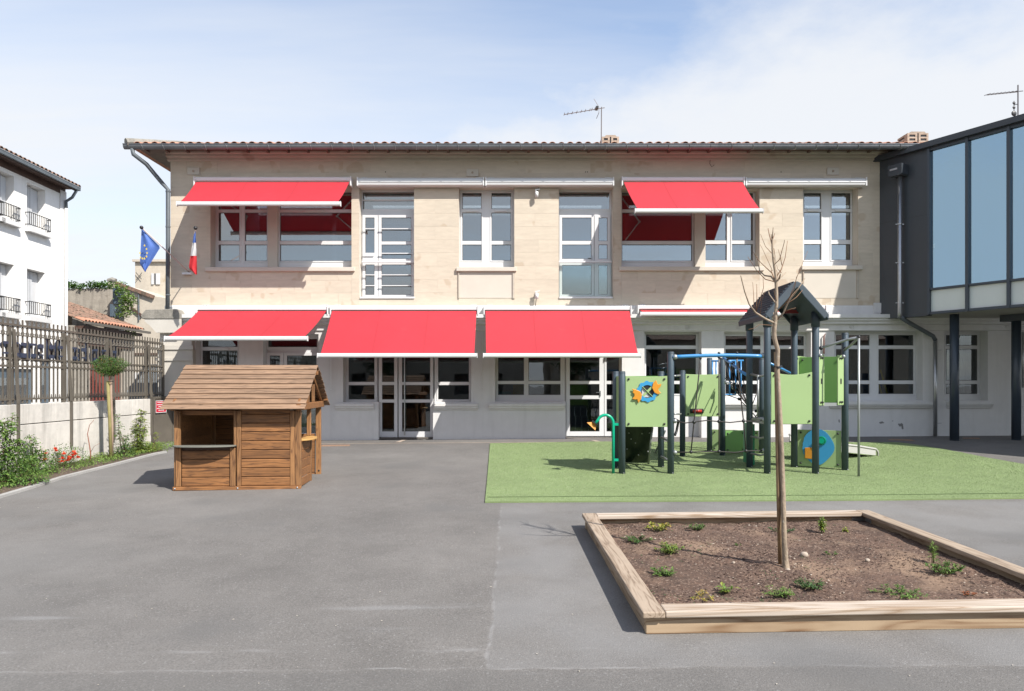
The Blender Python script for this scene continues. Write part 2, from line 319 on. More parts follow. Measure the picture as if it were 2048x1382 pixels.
# ---------------------------------------------------------------- ground
def asphalt():
    m = mat('asphalt', (.181,.169,.156), .92, noise=[(.28,.20),(1.6,.12),(7,.05),(85,.30)], bump=[(120,.5),(14,.12)], speck=(60,.64,(.34,.33,.32),.6), coord='Position')
    t = m.node_tree; L = t.links.new; P = t.nodes['Principled BSDF']; cur = P.inputs['Base Color'].links[0].from_socket
    g = N(t, 'ShaderNodeNewGeometry'); sp = N(t, 'ShaderNodeSeparateXYZ'); L(g.outputs['Position'], sp.inputs[0])
    def math_(op, a, b=None, c=None):
        n = N(t, 'ShaderNodeMath', operation=op)
        for i, v in enumerate((a, b, c)):
            if v is None: continue
            if hasattr(v, 'is_linked') or hasattr(v, 'links'): L(v, n.inputs[i])
            else: n.inputs[i].default_value = v
        return n.outputs[0]
    def noise(sc, stretch=(1,1,1), det=4):
        mp_ = N(t, 'ShaderNodeMapping'); mp_.inputs['Scale'].default_value = stretch; L(g.outputs['Position'], mp_.inputs[0])
        n = N(t, 'ShaderNodeTexNoise'); n.inputs['Scale'].default_value = sc; n.inputs['Detail'].default_value = det; L(mp_.outputs[0], n.inputs['Vector']); return n.outputs[0]
    def ramp(v, a, b, lo=0, hi=1):
        mr = N(t, 'ShaderNodeMapRange', interpolation_type='SMOOTHSTEP'); mr.inputs[1].default_value = a; mr.inputs[2].default_value = b; mr.inputs[3].default_value = lo; mr.inputs[4].default_value = hi; L(v, mr.inputs[0]); return mr.outputs[0]
    def blend(mask, col):
        nonlocal cur
        mm = N(t, 'ShaderNodeMix', data_type='RGBA'); L(mask, mm.inputs[0]); L(cur, mm.inputs[6]); mm.inputs[7].default_value = (*col, 1); cur = mm.outputs[2]
    wob = math_('MULTIPLY_ADD', noise(3.0), .10, -.05)
    xs = math_('ADD', sp.outputs[0], wob); ys = math_('ADD', sp.outputs[1], wob)
    # newer lighter strip of asphalt right of the seam, between Y 3.9 and 8.9
    right = math_('MULTIPLY', ramp(xs, -.15, -.13), math_('MULTIPLY', ramp(ys, 3.88, 3.92), ramp(ys, 8.6, 8.8, 1, 0)))
    pat = math_('MULTIPLY', right, ramp(noise(1.3, (1,1,1), 6), .35, .65, .12, .55))
    blend(pat, (.185,.182,.178))
    # seams: pale dusty lines with broken edges
    d1 = math_('ABSOLUTE', math_('ADD', xs, .14)); l1 = math_('MULTIPLY', ramp(d1, 0, .022, 1, 0), math_('MULTIPLY', ramp(ys, 3.8, 3.95), ramp(ys, 8.4, 8.6, 1, 0)))
    d2 = math_('ABSOLUTE', math_('ADD', ys, -3.90)); l2 = ramp(d2, 0, .018, 1, 0)
    d3 = math_('ABSOLUTE', math_('ADD', ys, -4.17)); l3 = math_('MULTIPLY', ramp(d3, 0, .035, 1, 0), ramp(xs, .3, 1.0, 1, 0))
    brk = ramp(noise(7, (.6,1,1), 5), .40, .66, .05, .42)
    lines = math_('MULTIPLY', math_('MAXIMUM', math_('MAXIMUM', l1, l2), math_('MULTIPLY', l3, ramp(noise(1.7), .42, .6))), brk)
    blend(lines, (.28,.275,.27))
    # chalky scuffs running left to right
    sc = math_('MULTIPLY', ramp(noise(2.0, (.35,3.2,1), 7), .62, .78), math_('MULTIPLY', ramp(ys, 3.4, 3.9), ramp(ys, 4.5, 5.6, 1, .12)))
    blend(math_('MULTIPLY', sc, .4), (.27,.27,.27))
    # older, darker surface nearest the viewpoint; big pale worn zone at the left
    blend(ramp(ys, 3.84, 3.90, .28, 0), (.085,.083,.080))
    blend(math_('MULTIPLY', ramp(math_('ADD', xs, math_('MULTIPLY', ys, .25)), -4.5, -.3, .45, 0), ramp(noise(.6, (.6,1,1), 6), .38, .66)), (.185,.182,.176))
    # dark damp-looking patches
    blend(math_('MULTIPLY', ramp(noise(.8, (1,1,1), 7), .52, .72), .55), (.088,.086,.083))
    L(cur, P.inputs['Base Color']); return m
m_asph = asphalt()
xs_ = [-600,-60,-12,-6,0,6,14,60,600]; ys_ = [-500,-60,-8,0,4,8,12,18,60,900]
mb = MB(); mb.v = [(x, y, gz(x, y)) for y in ys_ for x in xs_]
n = len(xs_); mb.f = [(j*n+i, j*n+i+1, (j+1)*n+i+1, (j+1)*n+i) for j in range(len(ys_)-1) for i in range(n-1)]
o = bpy.data.objects.new('ground', mesh_of(mb, Vector((0,0,0)), 'ground', m_asph)); COL.objects.link(o); setp(o, kind='structure', label='grey asphalt schoolyard ground')

def sheet(poly, h, thick=None):
    """flat slab following the sloping yard; poly in x,y"""
    mb = MB(); n = len(poly); top = [(x, y, gz(x, y)+h) for x, y in poly]; bot = [(x, y, gz(x, y)-.02) for x, y in poly]
    mb.add(top+bot, [tuple(range(n))]+[(i, i+n, (i+1) % n+n, (i+1) % n) for i in range(n)])
    return mb
# artificial turf
m_turf = mat('artificial_turf_backing', (.21,.28,.115), .95, noise=[(.8,.10),(3,.10),(120,.25)], coord='Position')
m_fibre = mat('turf_fibre', (.262,.355,.148), .75, noise=[(.7,.14),(2.4,.10),(70,.25)], coord='Position', spec=.3)
m_fibre2 = mat('turf_fibre_pale', (.42,.48,.28), .7, noise=[(.7,.1)], coord='Position', spec=.3)
tp = [(970,1006),(1200,1004.5),(1500,1003),(1800,1001),(2048,998),(2300,996),(2300,975),(2150,947),(2048,930),(1972,916.5),(1921,906),(1870,897),(1819,889),(1798,886.5),(1780,886),(1500,886),(1250,884.5),(1180,884.5),(980,888),(976,940)]
tpoly = [tuple(Gp(*p)[:2]) for p in tp]
turf = solo('artificial_turf', sheet(tpoly, .018), m_turf, kind='structure', label='green artificial turf mat under the climbing frame')
def inpoly(x, y, poly):
    c = np.zeros(len(x), bool); n = len(poly)
    for i in range(n):
        x1, y1 = poly[i]; x2, y2 = poly[(i+1) % n]
        if y1 == y2: continue
        k = ((y1 > y) != (y2 > y)) & (x < (x2-x1)*(y-y1)/(y2-y1)+x1); c ^= k
    return c
def gzv(x, y): return .019*np.clip(y, -8, 18)+.007*np.clip(x, -12, 14)
def fibres(n, name, m):
    xs = rng.uniform(-.9, 12.5, n); ys = rng.uniform(8.6, 16.7, n); k = inpoly(xs, ys, tpoly)
    xs = xs[k]; ys = ys[k]; n = len(xs)
    a = rng.uniform(0, 2*np.pi, n); wd = rng.uniform(.002, .0045, n)*(ys/10); ht = rng.uniform(.003, .010, n); ln = rng.uniform(.0, .009, n); la = rng.uniform(0, 2*np.pi, n)
    z = gzv(xs, ys)+.016
    V = np.zeros((n, 3, 3)); V[:,0] = np.c_[xs-np.cos(a)*wd, ys-np.sin(a)*wd, z]; V[:,1] = np.c_[xs+np.cos(a)*wd, ys+np.sin(a)*wd, z]; V[:,2] = np.c_[xs+np.cos(la)*ln, ys+np.sin(la)*ln, z+ht]
    me = bpy.data.meshes.new(name); me.vertices.add(3*n); me.vertices.foreach_set('co', V.reshape(-1)); me.loops.add(3*n); me.loops.foreach_set('vertex_index', np.arange(3*n, dtype=np.int32))
    me.polygons.add(n); me.polygons.foreach_set('loop_start', np.arange(0, 3*n, 3, dtype=np.int32)); me.update(); me.materials.append(m)
    o = bpy.data.objects.new(name, me); COL.objects.link(o); return o
setp(fibres(560000, 'turf_fibres', m_fibre), 'short green plastic fibres of the play turf', 'turf', kind='stuff')
setp(fibres(240000, 'turf_fibres_pale', m_fibre2), 'pale dry-looking fibres mixed in the play turf', 'turf', kind='stuff')

m_tseam = mat('turf_seam', (.10,.16,.05), .95, noise=(60,.3))
for dd_, w_ in ((8.5, .028), (11.5, .014)):
    def sp(a, b): return Gp(a, b-dd_*(.95 if dd_ < 9 else 1))
    stp = MB(); pts = [(975,1006),(1200,1004.5),(1500,1003),(1800,1001),(2048,998),(2290,996)]
    for (a1,b1),(a2,b2) in zip(pts[:-1], pts[1:]):
        p, q = Gp(a1, b1-dd_), Gp(a2, b2-dd_)
        stp.add([(p.x,p.y,gz(p.x,p.y)+.0225),(q.x,q.y,gz(q.x,q.y)+.0225),(q.x,q.y+w_,gz(q.x,q.y)+.0225),(p.x,p.y+w_,gz(p.x,p.y)+.0225)], [(0,1,2,3)])
    if dd_ < 9: solo('turf_joint', stp, m_tseam, kind='structure', label='dark joint line near the front edge of the turf')
# pale painted line and drain gratings before the facade
m_line = mat('worn_tan_line_paint', (.46,.38,.31), .85, noise=(8,.2))
def strip(pts, wd, h):
    mb = MB()
    for a, b in zip(pts[:-1], pts[1:]):
        a = Vector(a); b = Vector(b); d = (b-a).normalized()*wd/2; nn = Vector((-d.y, d.x, 0))
        q = [a+nn, a-nn, b-nn, b+nn]; mb.add([(p.x, p.y, gz(p.x, p.y)+h) for p in q], [(0,1,2,3)])
    return mb
solo('painted_line', strip([Gp(632,887.5), Gp(1204,884)], .07, .004), m_line, kind='structure', label='thin pale painted line along the building')
solo('painted_line', strip([Gp(795,885), Gp(808,880.5)], .12, .008), m_line, kind='structure')
solo('painted_line', strip([Gp(1186,881), Gp(1206,886)], .12, .008), m_line, kind='structure')
solo('drain_cover', sheet([tuple(Gp(*p)[:2]) for p in ((640,893),(700,892),(700,889.5),(646,890))], .006), mat('rusty_grating', (.32,.20,.13), .8, noise=(40,.5)), label='rusty brown drain grating in the asphalt beside the playhouse', cat='drain cover', group='rusty drain gratings at the foot of the facade')
solo('drain_cover', sheet([tuple(Gp(*p)[:2]) for p in ((1775,880),(1830,882),(1822,879),(1782,878))], .006), bpy.data.materials['rusty_grating'], label='rusty brown drain grating below the peeling wall near the downpipe', cat='drain cover', group='rusty drain gratings at the foot of the facade')
solo('drain_cover', sheet([tuple(Gp(*p)[:2]) for p in ((1925,877),(1960,878),(1958,875.5),(1926,875.5))], .006), bpy.data.materials['rusty_grating'], label='rusty brown drain grating in shade between the two dark columns', cat='drain cover', group='rusty drain gratings at the foot of the facade')

# ---------------------------------------------------------------- school building
ZG = gz(0, 17); YW = YF
sch = thing('school_building', 'two-storey stone and white school building with red awnings', 'school', (0, YF, ZG))
XL, XR = fx(341), 16.0
Zband = fz(611)      # boundary of white ground floor band and stone
Zcorn = fz(318)
YR = YF+.28          # window plane
def O(l, r, t, b): return (fx(l), fx(r), fz(b), fz(t))
low = {'G1': O(391,478,668,803), 'G2': O(526,637,668,900), 'G3': O(686,942,668,804), 'G3d': O(757,866,700,900), 'G4': O(990,1244,668,803), 'G4d': O(1131,1244,700,900),
       'G5': O(1289,1403,663,900), 'G6': O(1448,1622,663,801), 'G7': O(1669,1846,661,801), 'G8': O(1889,1976,661,801)}
wallb = MB().wall(XL, XR, ZG-.3, Zband, list(low.values()), YW, YW+.38)
part('ground_floor_wall', wallb, m_white, sch)
up = {'U1': O(421,703,378,536), 'U2': O(718,828,374,597), 'U3': O(917.5,1028.5,374,536), 'U4': O(1117.5,1226.5,374,597), 'U5': O(1243,1519,378,536), 'U6': O(1606,1716,374,534)}
XUR = fx(1768)
part('mortar_backing', MB().wall(XL+.003, XUR-.003, Zband, Zcorn, list(up.values()), YW+.004, YW+.38), m_mortar, sch)
part('wing_side_wall', MB().box(XUR, XR, YW+.05, YW+.38, Zband, Zcorn+.1), m_white, sch)
# stone blocks, each zone filled in courses
def stones(x0, x1, z0, z1, phase=0):
    nc = max(1, round((z1-z0)/.345)); hc = (z1-z0)/nc
    for r in range(nc):
        nb = max(1, round((x1-x0)/.78)); bw = (x1-x0)/nb
        cuts = [x0]
        off = (bw*.5 if (r+phase) % 2 else 0)
        x = x0+off
        while x < x1-.18:
            x += 0
            if x > x0+.15: cuts.append(x+random.uniform(-.05, .05))
            x += bw
        cuts.append(x1); cuts = sorted(cuts)
        for a, b in zip(cuts[:-1], cuts[1:]):
            if b-a < .03: continue
            g = .0011
            part('stone_block', MB().box(a+g, b-g, YW-random.uniform(.0005,.003), YW+.03, z0+r*hc+g, z0+(r+1)*hc-g), m_stone, sch)
zT = fz(374); zT2 = fz(378)
stones(XL, XUR, zT+.0, Zcorn)
zones = [(XL, up['U1'][0]), (up['U1'][1], up['U2'][0]), (up['U2'][1], up['U3'][0]), (up['U3'][1], up['U4'][0]), (up['U4'][1], up['U5'][0]), (up['U5'][1], up['U6'][0]), (up['U6'][1], XUR)]
for i, (a, b) in enumerate(zones): stones(a, b, Zband, zT, i)
for k in ('U1', 'U5'): stones(up[k][0], up[k][1], Zband, up[k][2], 1); stones(up[k][0], up[k][1], up[k][3], zT, 0)
for k in ('U2', 'U4'): stones(up[k][0], up[k][1], Zband, up[k][2], 0)
# recessed cream spandrel panels below U3 and U6
for k, (l, r) in (('U3', (918,1029)), ('U6', (1607,1717))):
    zb = fz(597); a, b = up[k][0], up[k][1]
    stones(a, b, Zband, zb, 0)
    part('spandrel_panel', MB().box(a+.003, b-.003, YW-.004, YW+.1, zb+.01, up[k][2]-.003), m_cream, sch, bevel=.004)
    part('panel_edge', MB().box(b-.04, b+.01, YW-.03, YW+.02, zb, up[k][2]-.06).box(a-.01, a+.015, YW-.03, YW+.02, zb, up[k][2]-.06), m_stonetrim, sch)
# cream reveals lining and lintels
for k, h in up.items():
    a, b, c, d = h; lin = MB()
    lin.box(a-.02, a+.004, YW+.034, YW+.37, c, d); lin.box(b-.004, b+.02, YW+.034, YW+.37, c, d); lin.box(a, b, YW+.034, YW+.37, d-.004, d+.02)
    part('reveal_lining', lin, m_cream, sch)
# sills
for l, r, t in ((412,710,535),(913,1033,535),(1238,1527,534),(1602,1723,532)):
    part('window_sill', MB().box(fx(l), fx(r), YW-.07, YW+.3, fz(t+8), fz(t)), m_cream, sch, bevel=.008)
part('string_course', MB().box(fx(412), fx(412)+.01, YW-.01, YW, Zband+.02, Zband+.03), m_cream, sch)
# white band at the top of the ground floor and its cornice
prof = [(YW-.002, fz(611)), (YW-.02, fz(613)), (YW-.02, fz(629)), (YW-.22, fz(630)), (YW-.22, fz(637)), (YW-.17, fz(638.5)), (YW-.17, fz(642)), (YW-.12, fz(643.5)), (YW-.12, fz(648)), (YW-.035, fz(650)), (YW-.035, fz(661)), (YW-.002, fz(662))]
c = MB(); c.prism([(y, z) for y, z in prof]+[(YW+.05, fz(662)), (YW+.05, fz(611))], fx(330), fx(1776), 'x')
part('ground_floor_cornice', c, m_white, sch)
c = MB(); c.prism([(y, z) for y, z in prof[4:]]+[(YW+.05, fz(662)), (YW+.05, fz(637))], fx(1776)+.001, XR, 'x'); part('ground_floor_cornice', c, m_white, sch)
# corner pilaster with grey weathered cap at the left
m_cap = mat('weathered_cap_stone', (.30,.28,.24), .95, noise=[(5,.25),(30,.2)], bump=(40,.5))
m_pil = mat('pilaster_stone', (.66,.62,.55), .9, noise=[(2,.07)], bump=(30,.2))
xa, xb = fx(322), fx(392)
part('corner_pilaster', MB().box(xa, xb, YW-.18, YW-.003, ZG-.3, fz(700)).box(xa+.05, xb-.03, YW-.16, YW-.003, fz(700), fz(667)), m_pil, sch, bevel=.01)
part('pilaster_joint_band', MB().box(xa-.03, xb+.02, YW-.21, YW-.17, fz(722), fz(716)).box(xa-.03, xb+.02, YW-.21, YW-.17, fz(700), fz(692)), m_pil, sch)
part('pilaster_capital', MB().prism([(fx(372),fz(667)),(xa+.04,fz(667)),(fx(315),fz(655)),(fx(303),fz(645)),(fx(303),fz(640)),(fx(372),fz(640))], YW-.32, YW-.225), m_pil, sch)
part('weathered_cap', MB().prism([(fx(372),fz(640)),(fx(298),fz(640)),(fx(296),fz(633)),(fx(306),fz(622)),(fx(366),fz(621)),(fx(372),fz(630))], YW-.34, YW+.3), m_cap, sch, bevel=.01)
# upper cornice, soffit, rafters
up_prof = [(YW-.002, fz(322)), (YW-.03, fz(320)), (YW-.03, fz(317)), (YW-.10, fz(314)), (YW-.10, fz(311)), (YW-.14, fz(309)), (YW-.14, fz(303)), (YW+.1, fz(303)), (YW+.1, fz(322))]
part('eaves_cornice', MB().prism(up_prof, fx(335), XUR+.02, 'x'), m_stonetrim, sch)
XE = -9.25; YE = 16.42; ZE = 7.47
part('soffit_board', MB().box(XE+.05, XR, YE+.12, YW+5, ZE-.0, ZE+.004), m_eave, sch)
part('side_wall', MB().box(XL, XL+.3, YW+.39, YW+8, ZG-.3, ZE-.01).box(XR-.3, XR, YW+.39, YW+8, ZG-.3, ZE-.01), m_white, sch)
rf = MB().box(-.03, .03, 0, .62, -.09, 0)
r0 = None
x = -9.0
while x < XUR-.1:
    if r0 is None: r0 = part('rafter_tail', MB().box(-.03+x, .03+x, YE+.10, YW-.16, ZE-.05, ZE-.001), m_eave, sch); xr0 = x
    else: dup(r0, (x-xr0, 0, 0), sch)
    x += .495
# gutter
gp = []
for k in range(9):
    t = math.pi*k/8; gp.append((YE-.01+.075*math.cos(math.pi-t), ZE-.025-.105*math.sin(t)))
gp2 = [(YE-.01+.068*math.cos(math.pi-math.pi*k/8), ZE-.025-.097*math.sin(math.pi*k/8)) for k in range(8, -1, -1)]
gut = part('gutter', MB().prism(gp+gp2, XE-.07, fx(1850, YE), 'x'), m_zinc, sch, smooth=False)
part('gutter_lip', MB().tube([(XE-.07, YE-.085, ZE-.02), (fx(1850, YE), YE-.085, ZE-.02)], .012, 6), m_zinc, gut)
gb = None
x = XE+.35
while x < fx(1840, YE):
    if gb is None:
        gb = part('gutter_bracket', MB().tube([(x+.02+.03*math.sin(t*1.5), YE-.01+.081*math.cos(math.pi-t), ZE-.024-.112*math.sin(t)) for t in [math.pi*k/6 for k in range(5)]], .007, 4), m_steel, gut); gx0 = x
    else: dup(gb, (x-gx0, 0, 0), gut)
    x += .505
# roof: base sheet and rows of canal tiles
pitch = .29
ry1 = YW+4.0; zr = ZE-.03
part('roof_deck', MB().add([(XE, YE-.02, zr), (XR, YE-.02, zr), (XR, ry1, zr+pitch*(ry1-YE)), (XE+3.5, ry1, zr+pitch*(ry1-YE)), (XE, ry1, zr)], [(0,1,2,3),(0,3,4)]), m_tile, sch)
part('rear_wall', MB().box(XL, XR, YW+8, YW+8.3, ZG-.3, ZE+1.2), m_white, sch)
def canal(L_, r, n=7, th=.012):
    mb = MB(); vs = []; fs = []
    for i, (y, rr) in enumerate(((0, r), (L_, r*.82))):
        for k in range(n):
            t = math.pi*k/(n-1); vs.append((rr*math.cos(t), y, rr*math.sin(t)*.85+y*pitch)); 
        for k in range(n):
            t = math.pi*k/(n-1); vs.append(((rr-th)*math.cos(t), y, (rr-th)*math.sin(t)*.85+y*pitch))
    for k in range(n-1):
        fs.append((k, k+1, 2*n+k+1, 2*n+k)); fs.append((n+k+1, n+k, 3*n+k, 3*n+k+1)); fs.append((k+1, k, n+k, n+k+1))
    mb.add(vs, fs); return mb
tm = canal(.42, .088); tme = mesh_of(tm, Vector((0,0,0)), 'roof_tile', m_tile)
x = XE+.05; tiles = 0
while x < fx(1862, YE):
    o = bpy.data.objects.new('roof_tile', tme); COL.objects.link(o); o.parent = sch
    o.location = Vector((x+random.uniform(-.008,.008), YE-.055+random.uniform(-.012,.012), zr+.0+random.uniform(-.006,.006)))-FR[sch.name]; o.rotation_euler = (0, 0, random.uniform(-.03,.03)); x += .212; tiles += 1
rest = MB()
x = XE+.05
while x < XR:
    for r in range(1, 4):
        q = canal(.42, .088, 5); q.v = [(a+x, b+YE-.06+.36*r, c+zr+.36*r*pitch) for a, b, c in q.v]; rest.add(q.v, q.f)
    x += .212
part('upper_tile_rows', rest, m_tile, sch, kind='stuff')
part('hip_tile', MB().tube([(XE+.0, YE-.07, zr+.05), (XE+1.2, YE+1.2, zr+.42)], [.10, .085], 8), m_cap, sch)
# valley tiles (undersides) between the caps: dark channel fronts
part('channel_tiles', MB().box(XE+.02, fx(1850, YE), YE-.035, YE-.02, zr-.03, zr+.02), m_tile, sch)
# chimneys
def chimney(l, r, t, Y, label):
    x0, x1 = fx(l, Y), fx(r, Y); zt = fz(t, Y)
    c = part('chimney', MB().box(x0+.02, x1-.02, Y+.02, Y+.5, ZE, zt-.02), m_black, sch, label=label)
    z = zt
    hb = .105
    while z > ZE+.9:
        for a, b in ((x0, (x0+x1)/2-.02), ((x0+x1)/2+.02, x1)):
            s_ = MB(); s_.box(a, b, Y, Y+.16, z-hb+.062, z); s_.box(a, a+.055, Y, Y+.16, z-hb, z-hb+.062); s_.box(b-.055, b, Y, Y+.16, z-hb, z-hb+.062)
            part('chimney_brick', s_, m_chim, c)
        part('chimney_brick', MB().box(x0-.005, x0+.06, Y+.162, Y+.5, z-hb+.05, z), m_chim, c)
        z -= hb+.004
    part('chimney_cap', MB().prism([(x0+.07, zt+.001), (x1-.06, zt+.001), (x1-.1, zt+.05), (x0+.12, zt+.05)], Y+.02, Y+.3), m_chim, c)
chimney(1204, 1238, 273, 19.5, 'chimney of slotted bricks beside the thin antenna mast')
chimney(1815, 1857, 266, 19.5, 'chimney of slotted bricks next to the glass wing')

# ---- windows
def window(name, l, r, t, b, cols, rows, Y, gm, parent=sch, fr_m=None, depth=.07, label=None, vent=None, low_panel=None, skip=()):
    """l..b: outer frame in px at depth Y, cols/rows: pane rectangles in px. Frame is the part; panes sub-parts"""
    fr_m = fr_m or m_pvc
    X = lambda p: fx(p, Y); Z = lambda p: fz(p, Y)
    holes = [(X(a), X(b_), Z(d), Z(c_)) for a, b_ in cols for c_, d in rows]
    f = part(name, MB().wall(X(l), X(r), Z(b), Z(t), holes, Y, Y+depth), fr_m, parent, label=label)
    bead = MB()
    for h in holes:
        e = .012
        part('pane', MB().box(h[0]-.004, h[1]+.004, Y+.03, Y+.036, h[2]-.004, h[3]+.004), gm, f)
        bead.box(h[0]+.0005, h[0]+e, Y+.016, Y+.029, h[2]+.0005, h[3]-.0005); bead.box(h[1]-e, h[1]-.0005, Y+.016, Y+.029, h[2]+.0005, h[3]-.0005)
        bead.box(h[0]+e, h[1]-e, Y+.016, Y+.029, h[2]+.0005, h[2]+e); bead.box(h[0]+e, h[1]-e, Y+.016, Y+.029, h[3]-e, h[3]-.0005)
    part('gasket', bead, m_gasket, f)
    # sash overlap lines standing proud of the frame
    sash = MB()
    for a, b_ in cols:
        sash.wall(X(a)-.035, X(b_)+.035, Z(rows[-1][1])-.03, Z(rows[0][0])+.03, [(X(a)-.008, X(b_)+.008, Z(rows[-1][1])-.008, Z(rows[0][0])+.008)], Y-.012, Y+.001)
    part('sash', sash, fr_m, f)
    if vent:
        for a, b_, z in vent: part('air_vent', MB().box(X(a), X(b_), Y-.03, Y-.002, Z(z+2), Z(z-1.6)), fr_m, f)
    return f
m_gasket = mat('grey_gasket', (.12,.12,.12), .6)
yw = YR
RU = [(385,419),(425,482),(489,522)]
window('window', 421, 539, 380, 534, [(437,479),(490,534)], RU, yw, m_glassup, vent=[(446,468,421.5),(500,524,421.5)])
part('window_post', MB().box(fx(538.5, yw), fx(557.5, yw), yw-.1, yw+.1, fz(536), up['U1'][3]), m_cream, sch)
window('window', 557, 712, 380, 534, [(560,708)], RU, yw, m_glassup, vent=[(610,645,421.5)])
window('window', 915, 1030, 376, 534, [(924.5,963),(983,1022)], [(386,418),(425,482),(489,521)], yw, m_glassup, vent=[(933,956,421.5),(990,1014,421.5)])
window('window', 1240, 1388, 380, 534, [(1244,1384)], RU, yw, m_glassup, vent=[(1290,1330,421.5)])
part('window_post', MB().box(fx(1387.5, yw), fx(1408.5, yw), yw-.1, yw+.1, fz(536), up['U5'][3]), m_cream, sch)
window('window', 1408, 1513, 380, 534, [(1411,1453),(1464,1506)], [(386,419),(425,481),(488,521)], yw, m_glassup)
window('window', 1604, 1710, 376, 532, [(1608,1642),(1663,1701)], [(386,418),(424,480),(488,520)], yw, m_glassup, vent=[(1614,1636,421),(1670,1694,421)])
# French doors upstairs
yl = yw-.04
def leaf(parent, l, r, t, b, panes, gm=m_glassup, Y=yl, name='door_leaf', label=None):
    X = lambda p: fx(p, Y); Z = lambda p: fz(p, Y)
    holes = [(X(a), X(b_), Z(d_), Z(c_)) for a, b_, c_, d_ in panes]
    f = part(name, MB().wall(X(l), X(r), Z(b), Z(t), holes, Y, Y+.05), m_pvc, parent, label=label)
    g = MB(); bd = MB()
    for h in holes:
        g.box(h[0]-.003, h[1]+.003, Y+.02, Y+.026, h[2]-.003, h[3]+.003)
        e = .01
        bd.box(h[0]+.0005, h[0]+e, Y+.008, Y+.019, h[2]+.0005, h[3]-.0005); bd.box(h[1]-e, h[1]-.0005, Y+.008, Y+.019, h[2]+.0005, h[3]-.0005); bd.box(h[0]+e, h[1]-e, Y+.008, Y+.019, h[2]+.0005, h[2]+e); bd.box(h[0]+e, h[1]-e, Y+.008, Y+.019, h[3]-e, h[3]-.0005)
    g1 = part('door_glass', g, gm, parent); part('gasket', bd, m_gasket, parent)
    return f
def door_frame(name, l, r, t, b, openings, fans, Y, gm, label=None):
    X = lambda p: fx(p, Y); Z = lambda p: fz(p, Y)
    hs = [(X(a), X(b_), Z(d_), Z(c_)) for a, b_, c_, d_ in openings+fans]
    f = part(name, MB().wall(X(l), X(r), Z(b), Z(t), hs, Y, Y+.07), m_pvc, sch, label=label)
    for a, b_, c_, d_ in fans: part('pane', MB().box(X(a)-.003, X(b_)+.003, Y+.03, Y+.036, Z(d_)-.003, Z(c_)+.003), gm, f)
    return f
d = door_frame('french_door', 716, 832, 376, 596, [(726,827,431,592)], [(725,828,384,399),(725,828,401.5,418.5)], yw, m_glassup, 'upstairs french door with horizontal safety bars')
leaf(d, 725, 756, 430, 593, [(730.5,749,435,507),(730.5,749,529,590)])
leaf(d, 757, 828, 430, 593, [(763,822.5,435,483),(763,822.5,489,518),(763,822.5,529,590)])
rl = MB()
for z in (458.5, 507.5, 550.5, 572): rl.bar((fx(727,yl), yl-.06, fz(z,yl)), (fx(751,yl), yl-.06, fz(z,yl)), .02, .022); rl.bar((fx(760,yl), yl-.06, fz(z,yl)), (fx(826,yl), yl-.06, fz(z,yl)), .02, .022)
part('safety_bar', rl, m_pvc, d)
part('guard_rail', MB().box(fx(722), fx(829), YW+.10, YW+.17, fz(523.5), fz(520)), m_pvc, d)
part('threshold', MB().box(fx(720.5), fx(829), YW-.03, YW+.22, fz(597), fz(593.5)), m_pvc, d)
part('air_vent', MB().box(fx(760), fx(796), yw-.03, yw-.001, fz(427.5), fz(424.5)), m_pvc, d)
part('blind', MB().box(fx(731,yw), fx(822,yw), yw+.09, yw+.1, fz(447,yw), fz(432,yw)), m_curtain, d)
d = door_frame('french_door', 1114, 1228, 376, 596, [(1120,1219,431,592)], [(1118.5,1219,384,418)], yw, m_glassup, 'upstairs french door with a glass guard panel')
leaf(d, 1119, 1188, 430, 593, [(1124,1183,435,482),(1124,1183,489,518),(1124,1183,530,589)])
leaf(d, 1189, 1220, 430, 593, [(1197,1215,435,482),(1197,1215,489,518),(1197,1215,530,589)])
part('guard_rail', MB().box(fx(1118.5), fx(1225), YW+.10, YW+.17, fz(523.5), fz(520)), m_pvc, d)
part('glass_guard', MB().box(fx(1120), fx(1224), YW+.12, YW+.13, fz(594), fz(524)), glass('clear_guard_glass', (.93,.96,.95), (1,1,1), .04), d)
part('threshold', MB().box(fx(1118.5), fx(1225), YW-.03, YW+.22, fz(597), fz(593.5)), m_pvc, d)
part('door_handle', MB().bar((fx(1186), yl-.02, fz(508)), (fx(1186), yl-.02, fz(517)), .02, .02).bar((fx(1186), yl-.04, fz(512)), (fx(1179), yl-.04, fz(512)), .014, .014, (0,1,0)), m_steel, d)
part('air_vent', MB().box(fx(1150), fx(1187), yw-.03, yw-.001, fz(427.5), fz(424.5)), m_pvc, d)
part('blind', MB().box(fx(1197,yw), fx(1215,yw), yw+.09, yw+.1, fz(444,yw), fz(432,yw)), m_curtain, d)
# ground floor
RL = [(672,691),(698,762),(768,788)]
window('window', 388, 482, 668, 803, [(405,475)], [(672,694),(701,790)], yw, m_glasslow, vent=[(422,458,697.5)])
d = door_frame('entrance_door', 526, 641, 668, 880, [(533,638,706,876)], [(536,634,678,694)], yw, m_glasslow, 'left ground-floor door behind the playhouse')
leaf(d, 533, 567, 705, 877, [(539.5,560,711,762),(539.5,560,768,790),(539.5,560,798,866)], m_glasslow)
leaf(d, 568, 638, 705, 877, [(574,633,711,762),(574,633,768,790),(574,633,798,866)], m_glasslow)
window('window', 686, 757, 668, 804, [(697,749)], [(674,764),(770,799)], yw, m_glasslow)
d = door_frame('entrance_door', 755, 869, 668, 880, [(758,866,676,875)], [], yw, m_glasslow, 'central ground-floor double door with a long bar handle')
leaf(d, 758, 795, 676, 874, [(764,788.5,682,764),(764,788.5,770,799),(764,788.5,805,863)], m_glasslow)
